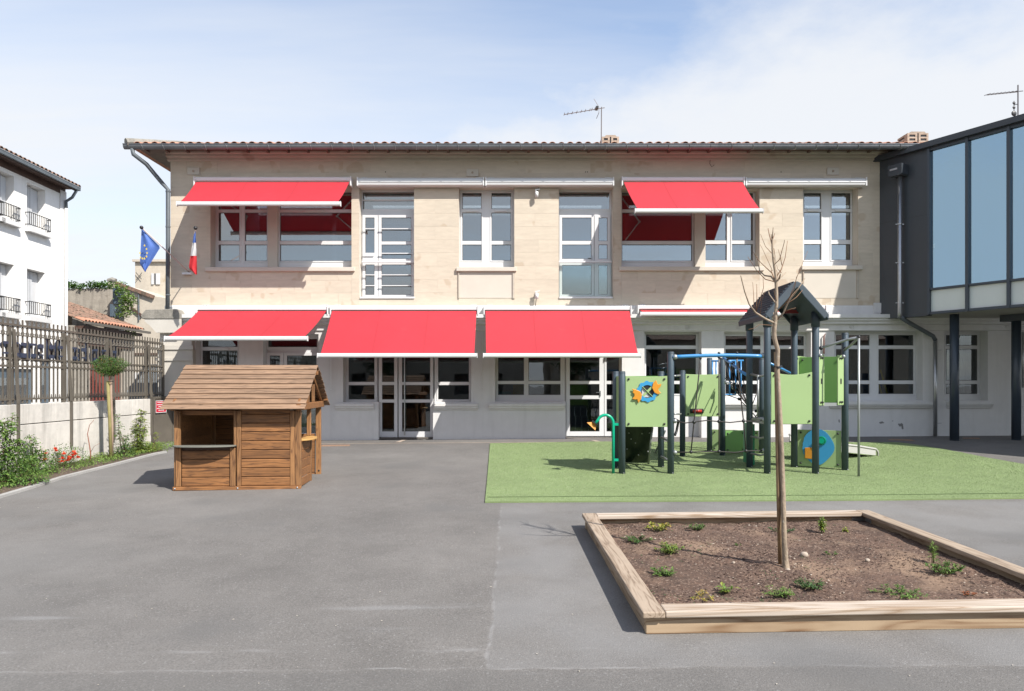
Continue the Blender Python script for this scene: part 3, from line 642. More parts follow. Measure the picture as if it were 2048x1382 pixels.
leaf(d, 797, 866, 676, 874, [(804,860.5,682,764),(804,860.5,770,799),(804,860.5,805,863)], m_glasslow)
part('bar_handle', MB().tube([(fx(810,yl), yl-.06, fz(700,yl)), (fx(810,yl), yl-.06, fz(870,yl))], .017, 8).bar((fx(810,yl), yl-.06, fz(720,yl)), (fx(810,yl), yl+.01, fz(720,yl)), .02, .02).bar((fx(810,yl), yl-.06, fz(850,yl)), (fx(810,yl), yl+.01, fz(850,yl)), .02, .02), m_steel, d)
window('window', 867, 945, 668, 804, [(876,938)], [(674,764),(770,799)], yw, m_glasslow)
window('window', 988, 1131, 668, 803, [(996,1048),(1057,1121)], [(674,762),(768,790)], yw, m_glasslow)
d = door_frame('entrance_door', 1130, 1248, 668, 880, [(1133,1246,676,873)], [], yw, m_glasslow, 'right ground-floor glazed door beside the climbing frame')
leaf(d, 1133, 1208, 676, 872, [(1139.5,1199,682,762),(1139.5,1199,768,791),(1139.5,1199,798,863)], m_glasslow)
leaf(d, 1209, 1245, 676, 872, [(1213,1238,682,762),(1213,1238,768,791),(1213,1238,798,863)], m_glasslow)
part('door_handle', MB().bar((fx(1203), yl-.02, fz(782)), (fx(1203), yl-.02, fz(793)), .022, .02).bar((fx(1203), yl-.04, fz(785)), (fx(1194), yl-.04, fz(785)), .014, .014, (0,1,0)), m_steel, d)
window('window', 1286, 1399, 663, 800, [(1292,1392)], [(669,691),(698,762),(768,788)], yw, m_glasslow, vent=[(1324,1358,695)])
part('infill_wall', MB().box(low['G5'][0], low['G5'][1], yw-.02, yw+.08, ZG-.2, fz(800,yw)), m_white, sch)
window('window', 1445, 1614, 663, 802, [(1451,1521),(1541,1608)], RL, yw, m_glasslow, vent=[(1465,1500,695),(1556,1590,695)])
window('window', 1665, 1835, 661, 802, [(1672,1739),(1757,1827)], [(670,691),(698,761),(768,788)], yw, m_glasslow, vent=[(1774,1810,695)])
window('window', 1885, 1964, 661, 802, [(1892,1955)], [(670,691),(698,761),(768,788)], yw, m_glasslow, vent=[(1915,1945,693)])
for l, r in ((672,749),(869,956),(978,1130),(1440,1627),(1660,1861),(1893,1981)):
    t = 804 if l > 1400 else 807
    p_ = [(YW-.002, fz(t)), (YW-.12, fz(t)), (YW-.12, fz(t+5)), (YW-.09, fz(t+6.5)), (YW-.09, fz(t+8.5)), (YW-.05, fz(t+10)), (YW-.05, fz(t+12)), (YW-.002, fz(t+12.5))]
    part('window_sill', MB().prism(p_, fx(l), fx(r), 'x'), m_white, sch)
# interior: slab, partition walls, back wall, curtains and things behind the glass
part('upper_floor', MB().box(XL+.3, XR-.3, YW+.39, YW+8, 3.35, 3.6), m_intfloor, sch)
part('room_floor', MB().box(XL+.3, XR-.3, YW+.1, YW+8, ZG, ZG+.03), m_intfloor, sch)
part('inner_wall', MB().box(XL+.3, XR-.3, YW+5.2, YW+5.3, ZG, ZE-.02), m_interior, sch)
part('partition_wall', MB().box(-4.6, -4.5, YW+.4, YW+5.2, ZG+.03, ZE-.02).box(2.9, 3.0, YW+.4, YW+5.2, ZG+.03, ZE-.02).box(7.4, 7.5, YW+.4, YW+5.2, ZG+.03, ZE-.02), m_interior, sch)
def curtain(x0, x1, z0, z1, y):
    mb = MB(); k = int((x1-x0)/.03); vs = []
    for i in range(k+1):
        x = x0+(x1-x0)*i/k; yy = y+.025*math.sin(i*1.9)+.01*math.sin(i*.7); vs += [(x, yy, z0), (x, yy, z1)]
    mb.add(vs, [(2*i, 2*i+2, 2*i+3, 2*i+1) for i in range(k)]); return mb
for l, r, t, b in ((403,477,696,795),(536,636,706,870),(1890,1958,668,795)):
    part('curtain', curtain(fx(l), fx(r), fz(b), fz(t), yw+.25), m_curtain, sch, smooth=True)
part('blind', MB().box(fx(1608), fx(1704), yw+.15, yw+.16, fz(389), fz(376)), m_curtain, sch)
part('blue_mat', MB().box(fx(1765), fx(1815), yw+.9, yw+1.3, ZG, fz(745)), mat('blue_foam', (.03,.12,.30), .8), sch)
my = mat('yellow_foam', (.75,.55,.05), .7)
for a in (1779, 1787, 1799): part('yellow_pole', MB().bar((fx(a+11), yw+.5, fz(792)), (fx(a), yw+.6, fz(738)), .04, .04), my, sch)
part('storage_box', MB().box(fx(1026), fx(1049), yw+.5, yw+.9, fz(800), fz(770)), mat('ochre_box', (.55,.36,.08), .7), sch)
part('storage_box', MB().box(fx(996), fx(1022), yw+.5, yw+.9, fz(800), fz(784)), mat('teal_box', (.12,.32,.34), .7), sch)
for cx_ in (1165, 1178): part('chair_frame', MB().tube([(fx(cx_-9), yw+.5, ZG+.03), (fx(cx_-8), yw+.5, fz(835)), (fx(cx_+5), yw+.5, fz(835)), (fx(cx_+6), yw+.5, ZG+.03)], .012, 5).tube([(fx(cx_-8), yw+.8, fz(836)), (fx(cx_-8), yw+.85, fz(817)), (fx(cx_+5), yw+.85, fz(817)), (fx(cx_+5), yw+.8, fz(836))], .012, 5), m_steel, sch)
# peeling plaster scars
m_scar = mat('bare_render_scar', (.27,.26,.25), .95, noise=(30,.2))
for cx_, cy_, rx, ry in ((1763,845,5,3),(1801,850,7,4),(1805,855,3,5),(1785,842,1.5,1),(1678,842,2,4)):
    pl = [(fx(cx_+rx*math.cos(t)*random.uniform(.5,1.1)), fz(cy_+ry*math.sin(t)*random.uniform(.5,1.1))) for t in [2*math.pi*k/11 for k in range(11)]]
    part('peeled_patch', MB().prism(pl, YW-.003, YW+.01), m_scar, sch)
# downpipe at the left corner
dp = MB()
xd = fx(336, YW-.14)
dp.tube([(XE+.12, YE-.01, ZE-.11), (XE+.14, YE, ZE-.24), (XE+.35, YE+.2, ZE-.42), (xd-.15, YW-.15, ZE-.78), (xd, YW-.14, ZE-.95), (xd, YW-.14, fz(480)), (xd-.01, YW-.14, fz(619))], .05, 10)
dpo = part('downpipe', dp, m_zincdark, sch, smooth=True)
for z in (385, 455, 590): part('pipe_clip', MB().tube([(xd, YW-.14, fz(z)), (xd, YW-.14, fz(z+2.5))], .058, 10), m_zincdark, dpo)
# rosettes on the frieze
for a, b in ((1374,655),(1476,655),(1702,653),(1818,652),(2012,652)):
    r_ = MB()
    r_.tube([(fx(a)+.05*math.cos(t), YW-.043, fz(b)+.05*math.sin(t)) for t in [2*math.pi*k/12 for k in range(13)]], .009, 5, False); r_.box(fx(a)-.02, fx(a)+.02, YW-.05, YW-.034, fz(b)-.02, fz(b)+.02)
    part('wall_rosette', r_, m_white, sch)
part('junction_box', MB().box(fx(1746), fx(1765), YW-.035, YW-.001, fz(626), fz(606)), m_white, sch, bevel=.005)
# square stone tie plates
for a, b in ((388,343),(945,346),(1665,343)):
    p_ = part('tie_plate', MB().box(fx(a)-.15, fx(a)+.15, YW-.035, YW-.004, fz(b)-.09, fz(b)+.09), m_cream, sch, bevel=.006)
    part('tie_bolt', MB().tube([(fx(a), YW-.05, fz(b)), (fx(a), YW-.031, fz(b))], .028, 8), m_chim, p_)
for a, b in ((771,344),(1171,344),(1175,344),(1562,344)): part('drill_hole', MB().tube([(fx(a), YW-.006, fz(b)), (fx(a), YW-.003, fz(b))], .014, 8), m_black, sch)

# ---------------------------------------------------------------- awnings
m_red2 = mat('red_awning_seam', (.42,.022,.035), .7)
def awning(label, l, r, top, bot, Yb=None, bl=None, br=None, by=None, closed=False, grp='red awnings and their white cassettes on the facade', crank=None):
    x0, x1 = fx(l, 16.87), fx(r, 16.87); zt, zb = fz(top, 16.87), fz(bot, 16.87)
    a = thing('awning', label, 'awning', ((x0+x1)/2, YW, zb), grp)
    h = zt-zb
    if closed: pr = [(YW-.03, zt), (YW-.17, zt), (YW-.215, zt-h*.2), (YW-.23, zt-h*.55), (YW-.215, zb+.02), (YW-.18, zb), (YW-.05, zb)]
    else: pr = [(YW-.03, zt), (YW-.20, zt), (YW-.215, zt-.02), (YW-.215, zb+.03), (YW-.1, zb-.01), (YW-.05, zb-.02)]
    part('cassette', MB().prism(pr, x0+.03, x1-.03, 'x'), m_alu, a)
    for xx in (x0, x1-.032): part('end_cap', MB().box(xx, xx+.032, YW-.235, YW-.03, zb-(.01 if closed else .10), zt+.006), m_alu, a, bevel=.006)
    for xx in (x0+.08, x1-.2): 
        b_ = part('wall_bracket', MB().box(xx, xx+.14, YW-.05, YW-.005, zt-.04, zt+.045), m_alu, a)
        part('bracket_bolt', MB().tube([(xx+.035, YW-.06, zt+.028), (xx+.035, YW-.049, zt+.028)], .012, 6).tube([(xx+.105, YW-.06, zt+.028), (xx+.105, YW-.049, zt+.028)], .012, 6), m_steel, b_)
    if closed: 
        part('seam', MB().box(x0+.04, x1-.04, YW-.2315, YW-.2245, zt-h*.62, zt-h*.56), m_gasket, a)
        return a
    xb0, xb1 = fx(bl, Yb), fx(br, Yb); zf = fz(by, Yb)
    ys = YW-.20; zs = zb+.0
    fab = MB(); nseg = 8; xs = (x0+.05, x1-.05); xe = (xb0+.06, xb1-.06)
    for i in range(nseg+1):
        t = i/nseg; sag = -.035*math.sin(math.pi*t)*(1 if Yb < 16.3 else 0)
        y = ys+(Yb-ys)*t; z = zs+(zf-zs)*t+sag
        fab.v += [(xs[0]+(xe[0]-xs[0])*t, y, z), (xs[1]+(xe[1]-xs[1])*t, y, z)]
    fab.f = [(2*i, 2*i+1, 2*i+3, 2*i+2) for i in range(nseg)]
    cvs = part('canvas', fab, m_red, a, smooth=True)
    for q_ in (1/3, 2/3):
        sm = MB()
        for i in range(nseg+1):
            L0, R0 = Vector(fab.v[2*i]), Vector(fab.v[2*i+1]); c_ = L0.lerp(R0, q_); sm.v += [tuple(c_+Vector((-.009,-.001,.0025))), tuple(c_+Vector((.009,-.001,.0025)))]
        sm.f = [(2*i, 2*i+1, 2*i+3, 2*i+2) for i in range(nseg)]
        part('canvas_seam', sm, m_red2, cvs)
    fb = []
    for k in range(10):
        t = math.pi*2*k/10; fb.append((Yb-.01+.042*math.cos(t), zf-.045+.052*math.sin(t)))
    part('front_bar', MB().prism(fb, xb0, xb1, 'x'), m_alu, a, smooth=False)
    for xx in (xb0-.012, xb1): part('bar_end', MB().box(xx, xx+.012, Yb-.055, Yb+.035, zf-.105, zf+.012), m_alu, a, bevel=.01)
    if Yb < 16.5:
        for sx, xa_, xc in ((1, x0+.12, xe[0]+.25), (-1, x1-.12, xe[1]-.25)):
            el = Vector((xa_+sx*.62, (ys+Yb)/2+.05, (zs+zf)/2-.10)); p0 = Vector((xa_, ys+.05, zs-.06)); p1 = Vector((xc, Yb+.04, zf-.05))
            arm = part('folding_arm', MB().tube([p0, el], .022, 8), m_alu, a, smooth=True)
            part('forearm', MB().tube([el, p1], .018, 8), m_alu, arm, smooth=True); part('elbow', MB().ball(el, .035), m_alu, arm, smooth=True)
    if crank:
        part('crank_rod', MB().tube([(fx(crank, 16.9), YW-.14, fz(662)), (fx(crank, 16.9), YW-.14, fz(778))], .009, 6).ball((fx(crank,16.9), YW-.14, fz(779)), .02), m_alu, a)
    return a
awning('upper-left awning rolled out over two windows beside the flags', 388, 703, 354, 364, 15.85, 355, 681, 404)
awning('closed white cassette over the french door with horizontal bars', 714, 968.5, 355, 371.5, closed=True)
awning('closed white cassette over the middle upstairs double window', 970.5, 1228, 355, 371.5, closed=True)
awning('upstairs awning rolled out right of the second french door', 1243, 1489, 354, 364, 15.6, 1270, 1525, 418)
awning('closed white cassette nearest the glass wing', 1490.5, 1733, 355.5, 371.5, closed=True)
awning('ground-floor awning leftmost above the playhouse', 393, 657, 612, 622, 15.46, 331, 615, 673)
awning('ground-floor awning over the door with the long bar handle', 660, 957, 612, 622, 15.58, 636, 954, 707, crank=661)
awning('ground-floor awning over the glazed door near the climbing frame', 967, 1263, 612, 622, 15.6, 967, 1281, 707, crank=964)
awning('almost closed ground-floor awning showing a thin red strip', 1275, 1653, 611, 620, 16.55, 1281, 1655, 624.5)
# ---------------------------------------------------------------- wall lights, flags, aerials
for (a, b, lab) in ((1073,388,'small white swivelling spotlight high on the stone pier under the closed awning'),(1073,590,'small white swivelling spotlight low on the stone pier above the red awnings')):
    t_ = thing('wall_spotlight', lab, 'spotlight', (fx(a), YW, fz(b)), 'small spotlights on the stone pier')
    part('lamp_body', MB().tube([(fx(a), YW-.11, fz(b)-.11), (fx(a), YW-.12, fz(b)+.02), (fx(a), YW-.12, fz(b)+.03)], [.045,.045,.02], 10), m_alu, t_, smooth=True)
    part('lamp_arm', MB().box(fx(a)-.03, fx(a)+.03, YW-.04, YW-.004, fz(b)-.02, fz(b)+.06).bar((fx(a), YW-.04, fz(b)+.03), (fx(a)-.02, YW-.13, fz(b)+.05), .02, .02).bar((fx(a)-.04, YW-.12, fz(b)+.07), (fx(a)+.08, YW-.12, fz(b)+.09), .02, .025), m_alu, t_)
part('cable', MB().tube([(fx(1074), YW-.015, fz(384)), (fx(1078), YW-.015, fz(373)), (fx(1084), YW-.015, fz(371)), (fx(1215), YW-.015, fz(370.5))], .008, 5).tube([(fx(1073), YW-.012, fz(596)), (fx(1071), YW-.012, fz(612))], .006, 5).tube([(fx(1420), YW-.02, fz(318)), (fx(1419), YW-.02, fz(328)), (fx(1423), YW-.03, fz(335)), (fx(1428), YW-.02, fz(330))], .006, 5), m_black, sch)
m_pole = mat('pinkish_flagpole_wood', (.62,.50,.46), .6)
m_blue = mat('flag_blue', (.11,.22,.62), .7, trans=.3, noise=(4,.08)); m_fw = mat('flag_white', (.80,.80,.80), .7, trans=.3); m_fr = mat('flag_red', (.70,.03,.04), .7, trans=.3); m_star = mat('flag_star_gold', (.80,.60,.06), .6)
hold = Wp(379, 545, YW-.06)
def flag_base(label, tip, name):
    t_ = thing(name, label, 'flag', tuple(hold), 'flags on the left corner of the facade')
    tip = Vector(tip); p = part('flagpole', MB().tube([hold, tip], .014, 8), m_pole, t_, smooth=True)
    part('finial', MB().ball(tip, .045), m_black, t_, smooth=True)
    return t_, tip
part('flag_bracket', MB().box(fx(368), fx(386), YW-.11, YW-.02, fz(550), fz(546)), m_alu, sch)
t_, tip = flag_base('blue flag with a ring of gold stars hanging at the corner downpipe', Wp(283, 455, 16.1), 'star_flag')
root_ = Wp(321, 495, 16.45)
def cloth(pl, P, n, m, ridge, amp=.03):
    """folded cloth between left and right image edges: pl(v)->(left px, right px) at image row v"""
    mb = MB()
    for j in range(n+1):
        v = j/n; l, r, y = pl(v)
        for i in range(m+1):
            u = i/m; px = l+(r-l)*u; q = Wp(px, y, P-.3*(1-0)*0+amp*math.sin(u*ridge+v*2.2)*(.4+v)); mb.v.append(tuple(q))
    for j in range(n):
        for i in range(m):
            a = j*(m+1)+i; mb.f.append((a, a+1, a+m+2, a+m+1))
    return mb
def eu(v):
    y = 458+v*86
    l = 283-4*v if v < .8 else 279+(v-.8)*55
    r = 284+37*min(1, v/.42) if v < .42 else 321-(v-.42)/.58*31
    return l, max(r, l+1), y
cloth_e = cloth(eu, 16.2, 18, 10, 9)
cl = part('flag_cloth', cloth_e, m_blue, t_, smooth=True)
def star(px, py, Y, r):
    c = Wp(px, py, Y); pts = []
    for k in range(10):
        a = math.pi/2+k*math.pi/5; rr = r if k % 2 == 0 else r*.42; pts.append((c.x+rr*math.cos(a)*.8, c.z+rr*math.sin(a)))
    return MB().prism(pts, Y, Y+.004)
for px, py in ((289,491),(293,498),(294,506),(293,513),(289,517),(285,517),(281,515),(280,506)): part('star', star(px, py, 16.10, .034), m_star, cl)
t_, tip = flag_base('blue white and red flag hanging limp in front of the stone wall', Wp(391, 456, 15.9), 'striped_flag')
def fr(a, b):
    def f(v):
        y = 462+(a+(b-a)*v)*87; q = (y-462)/87
        l = 390-2*min(1,q/.1)-10*min(1, max(0,(q-.05)/.75)); l = l if q < .86 else l+(q-.86)*90
        r = 391+4*q if q < .4 else 392.6+q*1.5
        return l, max(r, l+1.0), y
    return f
for a, b, m_ in ((0,.27,m_blue),(.27,.57,m_fw),(.57,1,m_fr)): part('flag_stripe', cloth(fr(a, b), 15.93, 8, 8, 8, .025), m_, t_, smooth=True)

m_mast = mat('aerial_metal', (.22,.20,.20), .5, metal=.5)
t_ = thing('tv_aerial', 'yagi television aerial on a thin mast beside the middle chimney', 'aerial', tuple(Wp(1203, 281, 19.3)))
part('mast', MB().tube([Wp(1202.5,281,19.3)-Vector((0,0,.4)), Wp(1203,214,19.3)], .016, 6), m_mast, t_)
bm_ = part('boom', MB().tube([Wp(1129,229,19.0), Wp(1209,215.5,19.4)], .012, 5), m_mast, t_)
for a, b in ((1128.5,229),(1135.5,228),(1144.5,226.5),(1153.5,225),(1162.5,223.5),(1170.5,222),(1179.5,220.5),(1183.5,219.5),(1189.5,218.5)):
    q = Wp(a, b, 19.1); part('aerial_element', MB().tube([q+Vector((.0,-.14,-.01)), q+Vector((0,.14,.03))], .009, 5), m_mast, bm_)
part('dipole_box', MB().box(Wp(1191,0,19.2).x, Wp(1196,0,19.2).x, 19.1, 19.3, Wp(0,218.5,19.2).z, Wp(0,214.5,19.2).z), m_black, t_)
part('reflector', MB().tube([Wp(1188,198,19.3), Wp(1198,214,19.2), Wp(1198,225,19.2), Wp(1193,237,19.3)], .008, 5), m_mast, t_)

# ---------------------------------------------------------------- glass wing on columns
P0 = Vector((fx(1765, 17.0), 17.0, 0)); UD = Vector((.6286, -1, 0)).normalized(); ND = Vector((-UD.y, UD.x, 0))   # ND points behind the facade (right, away)
if ND.x < 0: ND = -ND
def wingM(): 
    M = Matrix.Identity(4); M.col[0][:3] = UD; M.col[1][:3] = ND; M.col[2][:3] = (0,0,1); M.col[3][:3] = P0; return M
WM = wingM()
def wu(px):      # distance along the wing for a picture column
    q = (px-1024)/F; Y = (P0.x+.6286*P0.y)/(q+.6286); return (P0.y-Y)/abs(UD.y)
wing = thing('glass_wing', 'dark grey raised wing with tall blue reflecting windows', 'building wing', (P0.x, P0.y, 3.3))
LEN = 13.0; ZB, ZTOP = 3.335, 7.25
part('cladding_panel', MB(WM).box(-.12, wu(1855), 0, .2, ZB-.02, ZTOP), m_anth, wing)
part('cladding_joint', MB(WM).box(-.1, wu(1855), -.002, .004, 5.70, 5.705), m_black, wing)
part('roof_edge', MB(WM).box(-.35, LEN, -.14, .6, ZTOP, ZTOP+.13), m_anth, wing)
part('roof_plate', MB(WM).box(-.3, LEN, .6, 6, ZTOP, ZTOP+.10), m_anth, wing)
m_soff = mat('pale_soffit_panel', (.42,.40,.35), .8, noise=(1,.05))
part('soffit', MB(WM).box(.02, LEN, .1, 2.2, ZB-.0, ZB+.06).box(.02, LEN, 3.0, 6, ZB, ZB+.06), m_soff, wing)
part('wing_floor', MB(WM).box(.5, LEN, .2, 2.2, ZB+.07, 3.75).box(.5, LEN, 3.0, 6, ZB+.07, 3.75), m_soff, wing)
part('soffit_beam', MB(WM).box(wu(1935), LEN, 1.55, 1.8, ZB-.16, ZB-.002), m_anth, wing)
part('rear_cladding', MB(WM).box(1.5, LEN, 6, 6.15, ZB-.02, ZTOP), m_frost, wing)
us = [wu(1858.5), wu(1935), wu(2018)]; step = us[2]-us[1]
while us[-1] < LEN: us.append(us[-1]+step)
for i, u in enumerate(us):
    part('mullion', MB(WM).box(u-.030, u+.030, -.05, .12, ZB, ZTOP-.001), m_anthcol, wing)
    if i+1 < len(us):
        v = us[i+1]
        part('glass_pane', MB(WM).box(u+.031, v-.031, .03, .045, 3.955, ZTOP-.07), m_glasswing, wing)
        part('spandrel_panel', MB(WM).box(u+.031, v-.031, .025, .07, 3.40, 3.895), m_frost, wing)
        for za_, zb_ in ((3.90,3.95),(3.336,3.395),(ZTOP-.07,ZTOP-.002)): part('transom', MB(WM).box(u+.031, v-.031, -.03, .1, za_, zb_), m_anthcol, wing)
for a in (1908.7, 2032.5):
    Y = 16.0; cx_ = (a-1024)*Y/F
    part('round_column', MB().tube([(cx_, Y, gz(cx_, Y)-.05), (cx_, Y, ZB-.003)], .097, 20), m_anthcol, wing, smooth=True)
M2 = WM
hp = part('rainwater_hopper', MB(WM).prism([(wu(1789),6.99),(wu(1789),6.74),(wu(1796),6.72),(wu(1815),6.72),(wu(1817),6.75),(wu(1817),6.99)], -.30, -.01), m_anth, wing, bevel=.005)
part('overflow_slot', MB(WM).box(wu(1793), wu(1808), -.305, -.299, 6.86, 6.90), m_steel, hp)
q = WM @ Vector((wu(1806), -.15, 0))
e1 = Wp(1842, 664, 16.9); 
dpo = part('downpipe', MB().tube([(q.x, q.y, 6.73), (q.x, q.y, 3.42), (q.x+.01, q.y+.02, 3.30)], .05, 12), m_steel, wing, smooth=True)
for z in (5.55, 4.62, 3.65): part('pipe_clip', MB().tube([(q.x, q.y, z), (q.x, q.y, z+.03)], .058, 10).box(q.x-.1, q.x+.1, q.y-.01, q.y+.01, z, z+.02), m_steel, dpo)
part('offset_pipe', MB().tube([(q.x+.01, q.y+.02, 3.33), (fx(1816, 16.75), 16.75, fz(644,16.75)), (fx(1866,16.9), 16.9, fz(672,16.9)), (fx(1870.5,16.93), 16.93, fz(680,16.93))], .05, 12), m_zincdark, dpo, smooth=True)
part('lower_pipe', MB().tube([(fx(1870.5,16.93), 16.93, fz(678,16.93)), (fx(1870.5,16.93), 16.93, gz(10,17)-.02)], .045, 12), m_steel, dpo, smooth=True)
for z in (700, 845): part('pipe_clip', MB().box(fx(1864), fx(1876), 16.92, 16.94, fz(z+1.5), fz(z)), m_steel, dpo)
part('thin_pipe', MB().tube([(fx(2042), YW-.06, fz(664)), (fx(2042), YW-.06, fz(775))], .02, 8), m_steel, sch, smooth=True)
for a in (1646,):
    part('awning_crank_hook', MB().tube([(fx(a), YW-.05, fz(672)), (fx(a), YW-.05, fz(708))], .018, 6).tube([(fx(a+3), YW-.05, fz(668)), (fx(a), YW-.05, fz(672))], .012, 6), mat('brown_crank', (.25,.12,.09), .5), sch)
t_ = thing('tv_aerial', 'aerial with round discs on a mast rising behind the glass wing roof', 'aerial', tuple(Wp(2034,236,22)))
part('mast', MB().tube([Wp(2036,300,22), Wp(2036,170,22)], .02, 6), m_mast, t_)
bm_ = part('boom', MB().tube([Wp(1973,190,22), Wp(2034,184,22)], .014, 5), m_mast, t_)
for k in range(8): q = Wp(1975+7.5*k, 189.6-.75*k, 22); part('aerial_element', MB().tube([q+Vector((0,-.15,-.02)), q+Vector((0,.15,.04))], .01, 5), m_mast, bm_)
part('signal_discs', MB().ball(Wp(2028,206,22), .05, 8, 5, (1,.4,1)).ball(Wp(2028,215,22), .05, 8, 5, (1,.4,1)).ball(Wp(2028,227,22), .09, 8, 5, (1,.4,1)).tube([Wp(2028,202,22), Wp(2028,234,22)], .012, 5).tube([Wp(2028,210,22), Wp(2036,208,22)], .012, 5).tube([Wp(2022,184,22), Wp(2046,182,22)], .012, 5), m_black, t_)

# ---------------------------------------------------------------- playhouse
m_pw = mat('brown_stained_pine', (.31,.138,.047), .62, noise=[(1.5,.16),(5,.1)], wood=((.105,.045,.018),'x',1.1), rnd=.16)
m_pwz = mat('brown_stained_pine_upright', (.345,.17,.065), .62, noise=[(1.5,.14),(5,.1)], wood=((.12,.05,.02),'z',1.1), rnd=.12)
m_proof = mat('weathered_roof_pine', (.33,.205,.125), .8, noise=[(1.2,.14),(6,.10)], wood=((.14,.085,.05),'x',1.0), rnd=.12)
m_counter = mat('pale_counter_board', (.62,.36,.12), .5, noise=(3,.1)); m_countergrey = mat('grey_green_counter_board', (.20,.20,.17), .6, noise=(3,.1))
o3 = Gp(348, 981.5); rot = math.radians(4.0)
ph = thing('playhouse', 'brown wooden playhouse with a shingled plank roof and serving hatch', 'playhouse', (o3.x, o3.y, o3.z), rot=rot, local=True)
PW, PD, EH, RH = 1.80, 1.46, 1.16, 1.80     # width, depth, eave height, ridge height
px2l = lambda px: (px-348)/(600-348)*PW
py2l = lambda py: (981.5-py)*9.88/F
pp = lambda mb, name, m=m_pw, bevel=.006, **k: part(name, mb, m, ph, bevel=bevel, seg=1, **k)
pp(MB().box(-.01, PW+.01, -.03, .012, .004, .058), 'base_rail')
for a in (351, 475, 594): part('bolt', MB().ball((px2l(a), -.032, .03), .014, 8, 5, (1,.5,1)), m_steel, ph, smooth=True)
H0 = EH-.0
for a, b, y0, y1 in ((348,357,-.005,.06),(472,481,-.012,.05),(579,588,-.012,.05),(588.3,600,-.005,.06)): pp(MB().box(px2l(a), px2l(b), y0, y1, .058, H0), 'post', m_pwz)
pp(MB().box(px2l(352.5), px2l(363), -.03, -.006, .06, py2l(896)), 'panel_stile', m_pwz); pp(MB().box(px2l(459.5), px2l(470.5), -.03, -.006, .06, py2l(896)), 'panel_stile', m_pwz)
pp(MB().box(px2l(466), px2l(471.5), -.01, .04, py2l(893), H0), 'post', m_pwz); pp(MB().box(px2l(357.5), px2l(360), -.0, .04, py2l(893), H0), 'post', m_pwz)
for k in range(4):
    z0 = .062+k*.131; pp(MB().box(px2l(363), px2l(459.5), -.008+random.uniform(-.002,.002), .012, z0, min(z0+.125, py2l(893)-.012)), 'board', bevel=.009)
for k in range(9):
    z0 = .062+k*.131
    if z0 < H0-.03: pp(MB().box(px2l(481), px2l(579), -.004+random.uniform(-.002,.002), .014, z0, min(z0+.125, H0+.03)), 'board', bevel=.009)
part('joint_dark_sheet', MB().box(px2l(361), px2l(462), .0125, .016, .06, py2l(893)-.012), m_darkwood, ph); part('joint_dark_sheet', MB().box(px2l(480), px2l(580), .0145, .018, .06, H0), m_darkwood, ph)  # dark sheets added behind the boards so the joints look dark
cp = [(px2l(349), 0), (px2l(471.5), 0)]+[(px2l(410)+(px2l(471.5)-px2l(410))*math.cos(t), -.05-.17*math.sin(t)) for t in [math.pi*k/14 for k in range(15)]]
pp(MB().prism(cp[::1], py2l(893), py2l(890.3), 'z'), 'hatch_counter', m_countergrey, bevel=.003)
pp(MB().box(0, PW, .06, .075, H0-.07, H0), 'top_rail')
# left, back and interior walls
for k in range(9):
    z0 = .062+k*.131; z1 = min(z0+.127, H0)
    z1 = z0+.1305 if z0+.131 < H0 else H0
    pp(MB().box(.005, .022, .06, PD-.06, z0, z1), 'board', bevel=0)
    pp(MB().box(.06, 1.15, PD-.03, PD-.015, z0, z1), 'board', bevel=0)
    if k < 5: pp(MB().box(1.15, PW-.1, PD-.03, PD-.015, z0, z1), 'board', bevel=0)
for x, y in ((0,PD-.06),(PW-.085,PD-.06),(.5,PD-.09),(1.12,PD-.09)): pp(MB().box(x, x+.085 if x > 1.5 or x == 0 else x+.05, y, y+.06, .01, H0), 'post', m_pwz)
pp(MB().box(-.005, .03, 0, PD, .004, .058).box(-.0, PW, PD-.03, PD+.01, .004, .058), 'base_rail')
# right side: low panel with round counter, open door, posts
pp(MB().box(PW-.04, PW-.005, .062, .10, .02, .70), 'panel_stile', m_pwz); pp(MB().box(PW-.04, PW+.0, .70, .75, .02, .70), 'panel_stile', m_pwz)
for k in range(5):
    z0 = .03+k*.133; pp(MB().box(PW-.03, PW-.012, .10, .70, z0, min(z0+.124, .69)), 'board', bevel=.006)
cp = [(PW-.06, .065), (PW-.06, .76)]+[(PW-.03+.17*math.sin(t), .41+.34*math.cos(t)) for t in [math.pi*k/12 for k in range(13)]]
pp(MB().prism(cp, .705, .73, 'z'), 'side_counter', m_counter, bevel=.003)
pp(MB().box(PW-.075, PW-.012, .71, .76, .735, H0), 'post', m_pwz)
part('bolt', MB().ball((PW-.03, PD-.062, .10), .016, 8, 5, (1,.5,1)), m_black, ph, smooth=True)
pp(MB().box(PW-.03, PW+.03, -.14, PD+.10, H0+.002, H0+.10), 'tie_beam'); pp(MB().box(-.03, .03, -.06, PD+.06, H0+.002, H0+.10), 'tie_beam')
pitch_r = math.atan2(RH-EH, PD/2+.16); ym = PD/2
for x in (0.0, PW-.03):
    pp(MB().bar((x+.02, -.06, H0+.10), (x+.02, ym, RH-.05), .04, .07), 'rafter'); pp(MB().bar((x+.02, PD+.06, H0+.10), (x+.02, ym, RH-.05), .04, .07), 'rafter')
    pp(MB().box(x-.002, x+.04, ym-.25, ym-.19, H0+.10, RH-.26), 'post', m_pwz); pp(MB().box(x-.002, x+.04, ym+.12, ym+.18, H0+.10, RH-.26), 'post', m_pwz)
pp(MB().box(-.1, PW+.10, ym-.02, ym+.02, RH-.11, RH-.045), 'ridge_beam'); 
for yb in (-.03, PD+.03): pp(MB().box(-.1, PW+.10, yb-.03, yb+.03, H0+.102, H0+.14), 'purlin')
ey = -.20; n_b = 9; Ls = math.hypot(ym-ey, RH-EH+.0); ez = EH-.035
